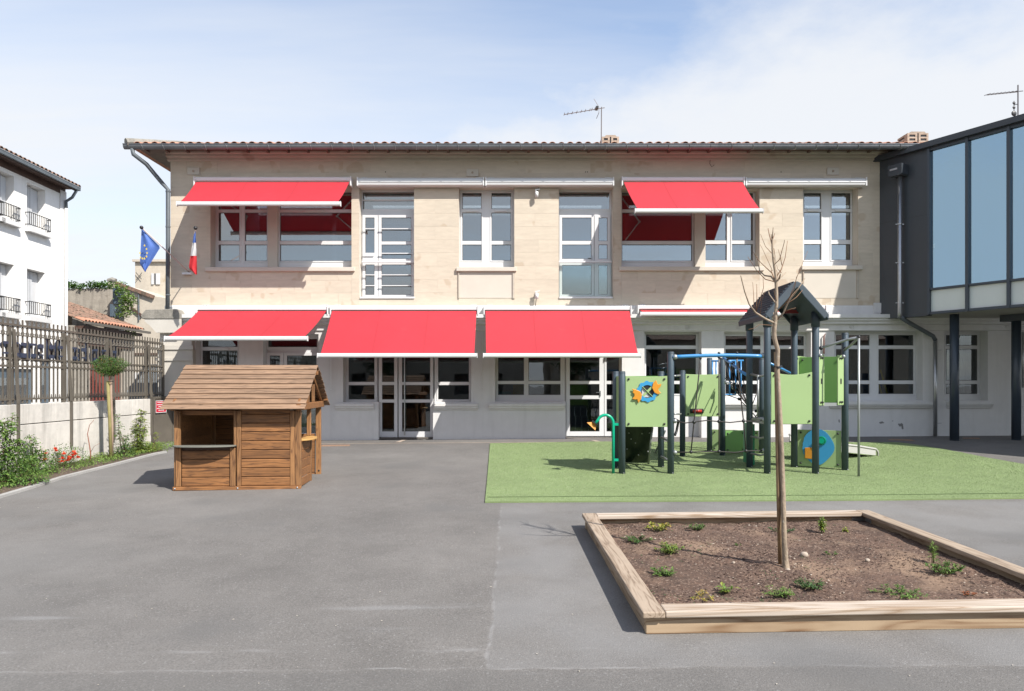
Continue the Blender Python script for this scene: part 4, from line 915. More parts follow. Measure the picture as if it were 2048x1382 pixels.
for side in (0, 1):
    for k in range(n_b):
        def YZ(t, off):
            y = ey+(ym-ey)*t; z = ez+.05+(RH-ez-.02)*t; nx, nz_ = -(RH-ez)/Ls, (ym-ey)/Ls; y += nx*off; z += nz_*off
            return (y if side == 0 else 2*ym-y, z)
        t0, t1 = k/n_b-.006, (k+1)/n_b+.012
        a, b, c, d = YZ(t0, .012), YZ(t1, -.004), YZ(t1, .010), YZ(t0, .030)
        j = random.uniform(-.006,.006)
        pp(MB().prism([a, b, c, d], -.12+j, PW+.10+j, 'x'), 'roof_board', m_proof, bevel=.004)

# ---------------------------------------------------------------- climbing frame
m_post = mat('slate_blue_coated_post', (.062,.092,.118), .42, noise=(3,.12))
m_green = mat('green_panel_board', (.36,.50,.225), .42, noise=(1.5,.03)); m_green2 = mat('painted_shade_green_board', (.15,.33,.085), .45, noise=(1.5,.03))  # second green is a darker copy, shade of the back boards painted in
m_cyan = mat('sky_blue_board', (.045,.33,.62), .4); m_orange = mat('orange_board', (.72,.30,.025), .4); m_teal = mat('green_tube_paint', (.0,.42,.24), .3)
m_btube = mat('blue_tube_paint', (.06,.28,.60), .3); m_rope = mat('dark_rope', (.045,.038,.035), .8, bump=(200,.6)); m_roofp = mat('slate_plastic_roof', (.05,.072,.092), .6, noise=(2,.1)); m_knob = mat('green_knob', (.0,.22,.10), .35)
m_grey = mat('galvanised_tube', (.40,.42,.42), .4, metal=.55)
B1 = Gp(1341, 949)
cf = thing('climbing_frame', 'green and slate climbing frame with gabled tower, ropes and slide', 'climbing frame', tuple(B1))
def post(px, py, top, name='post'):
    b = Gp(px, py); zt = CH+(HY-top)*b.y/F
    p = part(name, MB().tube([(b.x, b.y, b.z-.02), (b.x, b.y, zt-.015), (b.x, b.y, zt)], [.054,.054,.046], 18), m_post, cf, smooth=False)
    for pl in p.data.polygons: pl.use_smooth = len(pl.vertices) == 4
    for a in (.4, 1.9): part('post_bolt', MB().ball((b.x+.054*math.sin(a), b.y-.054*math.cos(a), b.z+.03), .010, 6, 4), m_grey, p)
    if top > 645: part('post_cap', MB().tube([(b.x, b.y, zt-.03), (b.x, b.y, zt+.004)], [.057,.05], 16), m_roofp, p)
    return b
p1 = post(1244,949,743); p1b = post(1231.5,937,743); p2 = post(1341.5,949,704); p2b = post(1322,936,743)
p3 = post(1365,914,741); p4 = post(1419,903.5,716); p5 = post(1445,912.5,716)
T1 = post(1499,936,645); T2 = post(1534.5,949,638); T3 = post(1588.5,936,645); T4 = post(1631,949,638); T5 = post(1690,942,666); T6 = post(1523.5,908,716)
T7 = Gp(1655, 906)
def zpx(py, Y): return CH+(HY-py)*Y/F
def panel(a, b, py0, py1, m=m_green, off=.0, topcurve=0, name='panel', x0=0, x1=1, th=.018, Yr=None):
    """board between two posts a,b (3D), rows py0 (top) .. py1 measured at a's depth"""
    A = Vector((a.x, a.y, 0)); B = Vector((b.x, b.y, 0)); d = (B-A); Ln = d.length; d.normalize(); nn = Vector((d.y, -d.x, 0))
    if nn.y > 0: nn = -nn
    M = Matrix.Identity(4); M.col[0][:3] = d; M.col[1][:3] = nn; M.col[2][:3] = (0,0,1); M.col[3][:3] = A+nn*off
    Y = Yr or a.y; z1, z0 = zpx(py0, Y), zpx(py1, Y); u0 = .056+x0*(Ln-.112); u1 = .056+x1*(Ln-.112); top = []
    for k in range(13):
        t = k/12; top.append((u1+(u0-u1)*t, z1-topcurve*math.sin(math.pi*t)))
    pr = part(name, MB(M).prism([(u0, z0), (u1, z0)]+top, 0, th), m, cf, bevel=.003, seg=1)
    for u in (u0+.05, u1-.05):
        for z in (z0+.05, z1-.05): part('panel_bolt', MB(M).ball((u, th+.01, z), .018, 8, 5, (1,.8,1)), m_black, pr, smooth=True)
    return pr, M, (u0, u1, z0, z1)
pa, Mp, (u0,u1,z0,z1) = panel(p1, p2, 752, 853.5, topcurve=.012)
# sweet-shaped play relief on the front panel
cu = (1294-1024)*p1.y/F-p1.x; cz = zpx(783, p1.y); k_ = p1.y/F
ring = []
for k in range(40):
    t = 2*math.pi*k/40; rr = 20.5*k_*(1+.045*(1 if (k//2) % 2 else -1)); ring.append((rr*math.cos(t), rr*math.sin(t)))
inner = [(13*k_*math.cos(2*math.pi*k/40), 13*k_*math.sin(2*math.pi*k/40)) for k in range(40)]
def ringmesh(M, cu, cz, o_, i_, y0, y1):
    mb = MB(M); n = len(o_); vs = []
    for y in (y0, y1): vs += [(cu+a, y, cz+b) for a, b in o_]+[(cu+a, y, cz+b) for a, b in i_]
    fs = []
    for k in range(n):
        j = (k+1) % n; fs += [(k, j, n+j, n+k), (2*n+k, 3*n+k, 3*n+j, 2*n+j), (k, 2*n+k, 2*n+j, j), (n+k, n+j, 3*n+j, 3*n+k)]
    return mb.add(vs, fs)
part('sweet_ring', ringmesh(Mp, cu, cz, ring, inner, .019, .035), m_cyan, pa)
part('sweet_window', MB(Mp).tube([(cu, .0185, cz), (cu, .0205, cz)], 13*k_, 24), mat('black_and_white_view', (.03,.03,.032), .3), pa)
part('sweet_window_light', MB(Mp).prism([(cu-.09,cz-.07),(cu-.02,cz),(cu-.09,cz+.07)], .0205, .022).prism([(cu-.07,cz-.09),(cu+.0,cz-.03),(cu+.06,cz-.095)], .0205, .022), m_fw, pa)
part('sweet_cross', MB(Mp).bar((cu-.085,.026,cz-.085), (cu+.085,.026,cz+.085), .035, .010, (0,1,0)).bar((cu-.085,.027,cz+.085), (cu+.085,.027,cz-.085), .010, .035, (0,1,0)), m_green, pa)
def p2u(cx8, cy8):
    px, py = 950+cx8/3.724, 600+cy8/3.724; return ((px-1024)*(p1.y-.04)/F-p1.x, zpx(py, p1.y-.04))
for pts_ in (((1168,660),(1196,666),(1230,680),(1243,706),(1238,736),(1216,768),(1207,740),(1190,742),(1170,736),(1186,717),(1187,700),(1172,688),(1180,678)),
             ((1347,596),(1359,628),(1387,624),(1380,645),(1362,664),(1370,680),(1385,692),(1360,703),(1335,690),(1317,655),(1324,620))):
    part('sweet_wrapper', MB(Mp).prism([p2u(*q_) for q_ in pts_], .036, .052), m_orange, pa, bevel=.006)
pl_, Ms, ext = panel(p1b, p1, 752, 850, Yr=11.4)
part('play_blob', MB(Ms).prism([(.36+.16*math.cos(t)*(1+.2*math.sin(2*t)), zpx(783,11.4)+.24*math.sin(t)) for t in [2*math.pi*k/20 for k in range(20)]], .019, .034), m_cyan, pl_)
panel(p2b, p2, 770, 850, Yr=11.4, off=0)
panel(p1b, p2b, 752, 850, m_green2, Yr=11.8)
part('deck', MB().box(p1b.x-.02, p2.x+.02, p1.y+.03, p2b.y-.03, zpx(846,11.2)-.04, zpx(846,11.2)), m_grey, cf)
pb, Mb, eb = panel(p3, p5, 748, 833, topcurve=.012, Yr=13.33)
part('red_handle', MB(Mb).tube([(eb[0]+.13, .03, zpx(822,13.3)), (eb[0]+.31, .03, zpx(822,13.3))], .035, 10), mat('red_plastic', (.45,.03,.02), .4), pb, smooth=True)
part('handle_rim', MB(Mb).tube([(eb[0]+.09, .012, zpx(822,13.3)), (eb[0]+.35, .012, zpx(822,13.3))], .048, 10), m_black, pb, smooth=True)
pdn, Md, ed = panel(T2, T4, 744, 848, topcurve=.045, Yr=11.0)
panel(T3, Vector((T7.x, T7.y, 0)), 712, 790, m_green, Yr=11.9)
# narrow cheeks either side of the cabin entrance, on the T4-T5 side
pc, Mc, ec = panel(T4, T5, 709, 811, m_green, x0=0, x1=.22, Yr=11.0)
part('hand_slot', MB(Mc).box(ec[0]+.05, ec[0]+.085, .017, .0195, zpx(768,11), zpx(757,11)), m_black, pc)
pc, Mc, ec = panel(T4, T5, 709, 811, m_green, x0=.76, x1=1, Yr=11.0)
part('hand_slot', MB(Mc).box(ec[0]+.06, ec[0]+.095, .017, .0195, zpx(768,11), zpx(757,11)), m_black, pc)
# back of the cabin
pk, Mk, ek = panel(T3, T5, 713, 806, m_green2, Yr=11.6, off=-.25)  # shade inside the cabin put into the darker green
hb = part('deck', MB().prism([(T3.x,T3.y),(T4.x,T4.y),(T5.x,T5.y)], zpx(806,11.1)-.05, zpx(806,11.1), 'z'), m_grey, cf)
part('deck', MB().box(T1.x, T4.x, T2.y+.02, T3.y, zpx(842,11.1)-.05, zpx(842,11.1)), m_grey, cf)
# play board low on the T3-T5 side
pi_, Mi, ei = panel(T3, T5, 860, 933, m_green, Yr=11.55)
kz = 11.5/F; cu, cz = (ei[0]+ei[1])/2-.02, zpx(893, 11.5)
blob = []
for k in range(36):
    t = 2*math.pi*k/36; ru = 29*kz*(1+.06*math.cos(3*t+.5)); rv = 33*kz*(1-.09*math.cos(2*t)+.04*math.sin(3*t))
    if math.pi*.75 < t < math.pi*1.2: ru *= 1+.03*(k % 2)
    blob.append((cu+ru*math.cos(t), cz+rv*math.sin(t)))
bl = part('play_board', MB(Mi).prism(blob, .024, .040), m_cyan, pi_)
part('orange_square', MB(Mi).prism([(cu-.20,cz-.21),(cu+.0,cz-.22),(cu+.02,cz-.04),(cu-.09,cz-.02),(cu-.2,cz-.03)], .041, .055), m_orange, bl, bevel=.012)
part('knob', MB(Mi).tube([(cu+.06,.041,cz+.10),(cu+.06,.085,cz+.10)], [.075,.065], 20), m_knob, bl); part('knob_face', MB(Mi).tube([(cu+.06,.086,cz+.10),(cu+.06,.092,cz+.10)], .045, 20), m_teal, bl)
# low box behind the net
def quad(a, b, py0, py1, m, name='panel'): return panel(a, b, py0, py1, m, Yr=a.y, name=name)
panel(p4, T6, 860, 903, m_green, Yr=13.9); panel(p5, T6, 862, 905, m_green2, Yr=13.4, x0=.0, x1=.55)
# climbing wall under the first deck
cw = part('climbing_wall', MB().add([(p1.x+.06, p1b.y-.02, zpx(850,11.8)), (Wp(1305,0,11.9).x, 11.83, zpx(850,11.8)), (Wp(1302,0,12.2).x, 12.35, gz(2,12)+.04), (p1.x+.10, 12.35, gz(2,12)+.04),
      (p1.x+.06, p1b.y+.0, zpx(850,11.8)), (Wp(1305,0,11.9).x, 11.86, zpx(850,11.8)), (Wp(1302,0,12.2).x, 12.38, gz(2,12)+.04), (p1.x+.10, 12.38, gz(2,12)+.04)],
      [(0,3,2,1),(4,5,6,7),(0,1,5,4),(1,2,6,5),(2,3,7,6),(3,0,4,7)]), mat('black_green_climbing_board', (.012,.025,.018), .3), cf)
for a, b in ((1258,866),(1284,867),(1299,866),(1271,886),(1296,903),(1254,898),(1277,910),(1262,878)): 
    t = (b-850)/72; part('wall_bolt', MB().ball(Wp(a, b, 11.72+.55*t), .014, 6, 4), m_grey, cw)
part('grey_rail', MB().tube([Wp(1305,855,11.75), Wp(1300,895,11.8), Gp(1297,930)], .018, 8), m_grey, cf, smooth=True)
part('grey_rail', MB().tube([Wp(1330,862,12.2), Wp(1322,880,12.5), Gp(1310,906)], .018, 8), m_grey, cf, smooth=True)
for z in (872, 911): part('rung', MB().tube([Wp(1321,z+2,11.82), Wp(1328,z+5,11.5), Wp(1340,z+11,11.12)], .020, 8), m_grey, cf, smooth=True)
part('step_loop', MB().tube([Wp(1349,838,11.2), Wp(1357,842,11.3), Wp(1353,862,11.4), Wp(1350,870,11.3)], .022, 8), m_black, cf, smooth=True)
part('hand_bar', MB().tube([Wp(1349,828,11.15), Wp(1362,828,11.5)], .014, 8).tube([Wp(1349,752,11.15), Wp(1360,751,11.8)], .016, 8), m_grey, cf, smooth=True)
# talking tube
tb = Gp(1226.5, 949); zt_ = zpx(832, tb.y)
pts = [(tb.x, tb.y, tb.z-.01), (tb.x, tb.y, zt_-.12)]
for k in range(1, 10):
    t = math.pi*.86*k/9; pts.append((tb.x-.13+.13*math.cos(t), tb.y, zt_-.12+.13*math.sin(t)*1.05))
pts.append((pts[-1][0]-.05, tb.y-.02, pts[-1][2]-.06))
tt = part('talk_tube', MB().tube(pts, .024, 12), m_teal, cf, smooth=True)
e = Vector(pts[-1]); dcone = Vector((-.09,-.03,-.02))
part('talk_cone', MB().add([e+Vector((.02,0,.03)), e+Vector((-.02,-.02,-.03)), e+Vector((-.14,-.04,.02)), e+Vector((-.0,-.04,-.11)), e+Vector((-.06,.05,-.03))], [(0,2,3),(0,3,4),(0,4,2),(2,4,3)]), m_orange, tt)
part('cone_disc', MB().tube([e+Vector((.005,0,.01)), e+Vector((-.012,0,-.005))], [.065,.065], 14), m_black, tt)
part('tube_clamp', MB().box(tb.x, p1.x, tb.y-.02, tb.y+.02, tb.z+.22, tb.z+.26), m_teal, tt); part('tube_clamp', MB().box(tb.x, p1.x, tb.y-.02, tb.y+.02, zpx(851,tb.y), zpx(846,tb.y)), m_teal, tt)
# overhead blue bar with rope net
bY = 11.06
ov = [Wp(1345+185*t, 714-1.5*t-2.6*math.sin(math.pi*t), bY) for t in [k/10 for k in range(11)]]
bb_ = part('overhead_bar', MB().tube(ov, .030, 12), m_btube, cf, smooth=True)
part('bar_clamp', MB().ball(Wp(1350,714,bY), .045, 10, 6).ball(Wp(1527,711,bY), .045, 10, 6), m_grey, cf, smooth=True)
rp = MB()
tops = [(1401,712.5),(1438,711),(1474,710.5)]
def rope(pts, r=.0105, Y=bY): rp.tube([Wp(a, b, Y) for a, b in pts], r, 6)
rope([(1401,716),(1395,775),(1388,844),(1382,904)]); rope([(1438,716),(1438,843),(1438,903)]); rope([(1474,716),(1480,780),(1487,842),(1492,902)])
rope([(1350,842),(1370,846),(1388,844),(1412,841),(1438,843),(1460,845),(1487,842),(1510,843),(1528,840)]); rope([(1350,905),(1382,904),(1438,903),(1470,905),(1492,902),(1528,901)])
net = part('rope_net', rp, m_rope, cf, smooth=True)
for a, b in tops:
    for s_ in (-1, 1): part('clamp_ball', MB().ball(Wp(a, b+s_*4.0-.5, bY), .024, 10, 6), m_black, bb_, smooth=True)
    part('rope_ferrule', MB().tube([Wp(a, b+8, bY), Wp(a, b+14, bY)], .014, 6), m_grey, net)
for a, b in ((1388,844),(1382,904),(1438,843),(1438,903),(1487,842),(1492,902)): part('rope_knot', MB().ball(Wp(a, b, bY), .030, 10, 6), m_black, net, smooth=True)
for a, b in ((1350,842),(1350,905),(1528,840),(1528,901)): part('rope_anchor', MB().ball(Wp(a, b, bY), .038, 10, 6), m_grey, net, smooth=True)
# second net: blue curved boom with ropes gathered at the tower
arc = [Wp(1447,716,13.0), Wp(1462,726,12.7), Wp(1480,742,12.3), Wp(1497,752,11.9)]
b2 = part('curved_boom', MB().tube(arc, .028, 10).tube([Wp(1540,727,12.5), Wp(1562,737,12.8), Wp(1584,748,13.1)], .024, 10), m_btube, cf, smooth=True)
rp = MB()
for i, (a, b, Y) in enumerate(((1449,720,13),(1457,725,12.8),(1466,731,12.6),(1475,738,12.4),(1484,745,12.2),(1492,751,12.0))):
    q = Wp(a, b, Y); e = Wp(1497+i*1.5, 812+i*4, 12.2+.1*i); mid = (q+e)/2+Vector((-.05+.02*i, .1, -.08)); rp.tube([q, mid, e], .009, 5)
rp.tube([Wp(1450,756,13.2), Wp(1468,768,12.8), Wp(1488,790,12.4), Wp(1497,810,12.2)], .009, 5); rp.tube([Wp(1455,790,13.2), Wp(1478,798,12.8), Wp(1500,820,12.3), Wp(1516,838,12.2)], .009, 5)
rp.tube([Wp(1519,762,12.4), Wp(1512,790,12.3), Wp(1500,822,12.3)], .009, 5); rp.tube([Wp(1519,822,12.6), Wp(1509,836,12.4), Wp(1500,830,12.3)], .009, 5)
net2 = part('rope_net', rp, m_rope, cf, smooth=True)
for a, b in ((1468,768),(1497,812),(1512,822),(1478,798)): part('rope_knot', MB().ball(Wp(a, b, 12.4), .030, 8, 5), m_black, net2, smooth=True)
for a, b in ((1455,722),(1464,730),(1474,738),(1484,745)): part('clamp_ball', MB().ball(Wp(a, b-3, 12.5), .022, 8, 5), m_black, b2, smooth=True)
# blue barred balustrade behind
bal = MB(); YB = 14.1
bal.tube([Wp(1422,722,YB), Wp(1487,721,YB)], .018, 8); bal.tube([Wp(1424,789,YB), Wp(1470,789,YB)], .014, 8)
for a in (1425,1432,1459,1471,1482): bal.tube([Wp(a,722,YB), Wp(a,790,YB)], .015, 8)
part('barred_balustrade', bal, m_btube, cf, smooth=True)
part('shackle', MB().tube([Wp(1449,762,13.2), Wp(1461,768,13.1), Wp(1466,778,13.0)], .014, 6).ball(Wp(1452,765,13.15), .035), m_grey, cf)
# ladder side of the tower (T1-T2)
for z in (748, 840, 872, 906):
    Y0, Y1 = T1.y, T2.y; part('rung', MB().tube([(T1.x, T1.y, zpx(z,T1.y)), ((T1.x+T2.x)/2+.03, (Y0+Y1)/2, zpx(z+1,11.4)-.03), (T2.x, T2.y, zpx(z+2,T2.y))], .019, 8), m_grey, cf, smooth=True)
part('hand_rail', MB().tube([Wp(1516,750,11.4), Wp(1516,838,11.4)], .019, 8).tube([Wp(1506,838,11.6), Wp(1528,838,11.2)], .030, 8), m_grey, cf, smooth=True)
part('tower_side_board', MB().box(T1.x+.06, T1.x+.09, T1.y+.0, T1.y+.5, gz(4,12)+.05, gz(4,12)+.75), m_knob, cf)
# tower roof
RX, RZ, EX, EZ2 = 4.48, 3.315, .505, 2.79; y0, y1 = 10.72, 12.0
def gable(off, drop):
    pts = []
    for k in range(-8, 9):
        t = abs(k)/8; x = EX*t*(1 if k > 0 else -1)
        z = RZ-(RZ-EZ2)*(math.sqrt(t*t+.02)-.141)/.869
        pts.append((RX+x*(1-off), z-drop))
    return pts
outer = gable(0, 0); inn = gable(.02, .085)
rf = MB(); n = len(outer)
poly = outer+inn[::-1]
rfo = part('tower_roof', MB().prism(poly, y0, y1), m_roofp, cf, bevel=.012)
rib = MB()
for k in range(1, 13):
    for sd_ in (-1, 1):
        t = (k-.4)/12.6; x = RX+sd_*EX*t; z = RZ-(RZ-EZ2)*(math.sqrt(t*t+.02)-.141)/.869
        rib.bar((x, y0+.08, z+.006), (x, y1-.02, z+.006), .022, .015)
part('roof_ribs', rib, m_roofp, rfo)
for yy, wd_ in ((y0-.004, .05), (y1-.06, .05)):
    og = gable(.0, -.004); ig = []
    for i, (a, b) in enumerate(og):
        s_ = 1 if a > RX else -1; t = abs(a-RX)/EX
        ig.append((a-s_*.075*min(1, t*3)*(1 if t > 0 else 0), b-.105+.03*t))
    part('gable_band', MB().prism(og+ig[::-1], yy, yy+wd_), m_roofp, rfo, bevel=.012)
for q in (T1, T2, T3, T4): part('roof_socket', MB().tube([(q.x, q.y, 2.62), (q.x, q.y, 2.86)], .066, 16), m_roofp, rfo, smooth=True)
part('red_roof_label', MB().box(RX+.1, RX+.36, y0+.75, y0+.78, EZ2+.10, EZ2+.16), mat('dull_red_label', (.30,.04,.04), .6), rfo)
# fireman's pole
fp = Gp(1717.5, 955); zt_ = zpx(675, fp.y)
pole = part('sliding_pole', MB().tube([(fp.x, fp.y, fp.z-.02), (fp.x, fp.y, zt_)], .018, 10), m_grey, cf, smooth=True)
part('pole_arm', MB().tube([Wp(1641,696,11.0), Wp(1665,688,10.95), Wp(1695,679,10.8), (fp.x, fp.y, zt_)], .021, 10).tube([Wp(1689,700,11.3), Wp(1702,690,11.0), (fp.x, fp.y, zt_)], .019, 10), m_grey, cf, smooth=True)
part('arm_clamp', MB().ball(Wp(1642,696,11.0), .035).ball(Wp(1691,697,11.3), .035).ball((fp.x, fp.y, zt_+.01), .028), m_black, pole, smooth=True)
for a, b in ((1641,711),(1687,713)): part('panel_cap', MB().ball(Wp(a,b,10.95), .032), m_grey, cf, smooth=True)
# slide running out behind to the right
m_slide = mat('pale_grey_slide', (.50,.49,.46), .4)
sl = MB(); A_ = Wp(1600, 884, 12.6); Bm = Wp(1690, 902, 13.05); Be = Wp(1728, 906, 13.3); Dd = (Be-A_); side = Vector((Dd.y, -Dd.x, 0)).normalized()*.24
prof_ = [A_, A_.lerp(Bm,.5)+Vector((0,0,-.04)), Bm, Be]
vs = []
for p in prof_: vs += [p-side+Vector((0,0,.11)), p-side, p+side, p+side+Vector((0,0,.11)), p-side*1.06+Vector((0,0,.11)), p-side*1.06-Vector((0,0,.02)), p+side*1.06-Vector((0,0,.02)), p+side*1.06+Vector((0,0,.11))]
fs = []
for i in range(len(prof_)-1):
    for a, b in ((0,1),(1,2),(2,3),(5,4),(6,5),(7,6),(4,0),(3,7)): fs.append((i*8+a, i*8+b, i*8+8+b, i*8+8+a))
fs.append((24,25,26,27)); sl.add(vs, fs)
slo = part('slide', sl, m_slide, cf)
for s_ in (-1, 1):
    o_ = [p+side*1.05*s_+Vector((0,0,.12)) for p in prof_]; o_[-1] += Vector((.0,.0,-.02)); o_.append(Be+side*1.05*s_+Vector((.09,.09,.04))); o_.append(Be+side*1.05*s_+Vector((.10,.10,-.15)))
    part('slide_rim', MB().tube(o_, .020, 8), m_slide, slo, smooth=True)
# ---------------------------------------------------------------- planter of squared timber
m_plt = mat('silvered_larch_top', (.44,.345,.255), .75, noise=[(1.5,.07),(9,.05)], wood=((.20,.135,.085),'y',.8), rnd=.07)
m_plx = mat('pale_larch_top', (.56,.475,.39), .75, noise=[(1.5,.07)], wood=((.30,.20,.12),'x',.6), rnd=.07)
m_plb = mat('warm_larch_side', (.47,.345,.22), .7, noise=[(1.5,.10)], wood=((.22,.12,.055),'x',.6), rnd=.08)
m_ply = mat('warm_larch_side_long', (.40,.30,.20), .75, noise=[(1.5,.10)], wood=((.21,.13,.07),'y',.8), rnd=.10)
A = Gp(1292, 1269); prot = math.radians(1.4)
pl = thing('timber_planter', 'low square planter of pale larch beams around the bare young tree', 'planter', (A.x, A.y, gz(A.x, A.y)), rot=prot, local=True)
pl.rotation_euler = (math.radians(1.05), -math.radians(.40), prot)
SX, SY, HB, CT, CWd = 3.08, 2.98, .118, .042, .145
q = lambda mb, name, m, bevel=.006: part(name, mb, m, pl, bevel=bevel, seg=2)
q(MB().box(0, SX, 0, .06, 0, HB), 'side_beam', m_plb); q(MB().box(0, SX, SY-.06, SY, 0, HB), 'side_beam', m_plb)
q(MB().box(.002, .06, .063, 1.62, 0, HB-.002), 'side_beam', m_ply); q(MB().box(.006, .064, 1.626, SY-.063, 0, HB-.002), 'side_beam', m_ply)
q(MB().box(SX-.06, SX, .063, SY-.063, 0, HB-.002), 'side_beam', m_ply)
q(MB().box(-.03, CWd-.03, -.045, SY+.02, HB, HB+CT), 'top_beam', m_plt, .008)
q(MB().box(CWd-.027, SX+.0, -.04, .115, HB, HB+CT), 'top_beam', m_plx, .008)
q(MB().box(CWd-.027, SX-CWd+.03, SY-.125, SY+.02, HB, HB+CT), 'top_beam', m_plx, .008)
q(MB().box(SX-CWd+.033, SX+.03, .118, SY+.02, HB, HB+CT), 'top_beam', m_plt, .008)
q(MB().box(SX-.065, SX-.06, SY-.2, SY-.08, .06, HB-.02).box(SX-.2, SX-.064, SY-.068, SY-.062, .06, HB-.02), 'corner_bracket', m_steel, 0)
PM = Matrix.Translation(pl.location) @ pl.rotation_euler.to_matrix().to_4x4()
m_soil = mat('dry_bark_soil', (.125,.074,.050), .95, noise=[(1.1,.22),(6,.22),(45,.45)], bump=[(70,1.0),(16,.6)], speck=(48,.60,(.33,.24,.18),.8))
t = m_soil.node_tree; P = t.nodes['Principled BSDF']; cur = P.inputs['Base Color'].links[0].from_socket
tcn = N(t, 'ShaderNodeTexCoord'); nz_ = N(t, 'ShaderNodeTexNoise'); nz_.inputs['Scale'].default_value = 1.5; nz_.inputs['Detail'].default_value = 7; t.links.new(tcn.outputs['Object'], nz_.inputs['Vector'])
mr = N(t, 'ShaderNodeMapRange', interpolation_type='SMOOTHSTEP'); mr.inputs[1].default_value = .5; mr.inputs[2].default_value = .68; mr.inputs[4].default_value = .75; t.links.new(nz_.outputs[0], mr.inputs[0])
mm = N(t, 'ShaderNodeMix', data_type='RGBA'); t.links.new(mr.outputs[0], mm.inputs[0]); t.links.new(cur, mm.inputs[6]); mm.inputs[7].default_value = (.24,.16,.105,1); t.links.new(mm.outputs[2], P.inputs['Base Color'])
nx_ = 110; mb = MB(); 
from mathutils import noise as mno
def soilh(x, y):
    c = math.hypot(x-1.30, y-1.05)
    h = .062+.016*mno.noise((x*1.3, y*1.3, 0))+.016*mno.noise((x*5, y*5, 3))+.007*mno.noise((x*17, y*17, 9))+.004*mno.noise((x*40, y*40, 1))
    h += .03*math.exp(-(c/.35)**2)
    return h
for j in range(nx_+1):
    for i in range(nx_+1):
        x = .055+(SX-.11)*i/nx_; y = .055+(SY-.11)*j/nx_; v = PM @ Vector((x, y, soilh(x, y))); mb.v.append(tuple(v))
mb.f = [(j*(nx_+1)+i, j*(nx_+1)+i+1, (j+1)*(nx_+1)+i+1, (j+1)*(nx_+1)+i) for j in range(nx_) for i in range(nx_)]
so = solo('planter_soil', mb, m_soil, 'dry brown soil with bark chips inside the larch planter', 'soil', kind='stuff', smooth=True)
# bark chips and pebbles: real small pieces, one mass each
def chips(n, name, m, smin, smax, label, ylo=.07, flat=.35):
    V = []; Fc = []
    for _ in range(n):
        x = random.uniform(.08, SX-.08); y = random.uniform(ylo, SY-.08)
        if mno.noise((x*1.2+5, y*1.2, 2)) < random.uniform(-.5, .35): continue
        s = random.uniform(smin, smax); c = PM @ Vector((x, y, soilh(x, y)+s*.15)); R = Euler((random.uniform(-.5,.5), random.uniform(-.5,.5), random.uniform(0, 6.3))).to_matrix(); b = len(V)
        for k in ((1,.35,0),(-1,.3,0),(-1.1,-.4,0),(.9,-.3,.0),(0,0,.8),(0,0,-.8)): V.append(tuple(c+R @ Vector((k[0]*s, k[1]*s*1.3, k[2]*s*flat))))
        Fc += [tuple(b+i for i in f) for f in ((0,1,4),(1,2,4),(2,3,4),(3,0,4))]
    mb = MB(); mb.v = V; mb.f = Fc; return solo(name, mb, m, label, name.split('_')[-1], kind='stuff')
m_chipd = mat('dark_bark_chip', (.075,.042,.030), .9, rnd=0, noise=(20,.4)); m_chipl = mat('pale_bark_chip', (.30,.205,.145), .9, noise=(20,.35)); m_peb = mat('pale_pebble', (.48,.40,.32), .85, noise=(9,.3))
chips(9000, 'dark_bark', m_chipd, .005, .013, 'dark bark chips strewn over the planter soil')
chips(5500, 'pale_bark', m_chipl, .004, .010, 'pale bark chips strewn over the planter soil')
chips(260, 'small_pebbles', m_peb, .006, .013, 'small pale pebbles lying in the planter soil', flat=.8)
def onsoil(px, py):      # ray through a picture point onto the soil plane
    d = Vector(((px-1024)/F, 1, (HY-py)/F)); o_ = Vector((0,0,CH)); n_ = PM.to_3x3() @ Vector((0,0,1)); p0 = PM @ Vector((0,0,.062)); k = (p0-o_).dot(n_)/d.dot(n_); return o_+d*k
def stone(px, py, r, label):
    c = onsoil(px, py); mb = MB().ball((0,0,0), r, 9, 6, (1,.85,.8)); mb.v = [tuple(c+Vector(v)*(1+.22*mno.noise(Vector(v)*9/r*.08+Vector((px,py,0))))+Vector((0,0,r*.45))) for v in mb.v]
    solo('stone', mb, m_peb, label, 'stone', smooth=True)
stone(1608, 1113, .035, 'round pale stone right of the tree trunk in the planter'); stone(1576, 1143, .022, 'pale stone touching the foot of the bare tree trunk')
stone(1562, 1148, .020, 'whitish stone just left of the foot of the bare tree'); stone(1735, 1123, .022, 'flat pale stone in the open soil right of centre')
stone(1467, 1127, .014, 'small pinkish stone left of the bare tree in the planter')

# ---------------------------------------------------------------- bare tree and stake
m_bark = mat('young_tree_bark', (.36,.28,.20), .85, noise=[(3,.2),(14,.3)], bump=(60,.7), stretch=(1,1,.5), speck=(40,.64,(.42,.38,.30),.8))
m_twig = mat('brown_twig', (.235,.125,.065), .8, noise=(9,.2))
tb_ = onsoil(1568, 1140); TY = tb_.y
tr = thing('bare_tree', 'slender bare young tree rising from the larch planter', 'tree', tuple(tb_))
def TP(px, py, dy=0): Y = TY+dy; return Wp(px, py, Y)
tp_ = [(1573,1147,8.5),(1571,1125,6.0),(1569,1090,5.1),(1566,990,4.8),(1563,890,4.4),(1558.5,800,4.2),(1555,740,4.2),(1555.5,700,4.2),(1549,676,4.4),(1548.5,660,4.2),(1551,640,3.7),(1553,609,3.2),(1553.5,587,3.0),(1552,564,3.0),(1551,549,2.6),(1547.5,523,2.5),(1545,497,2.1),(1544.5,478,1.6),(1542.5,468,1.1)]
tq = []
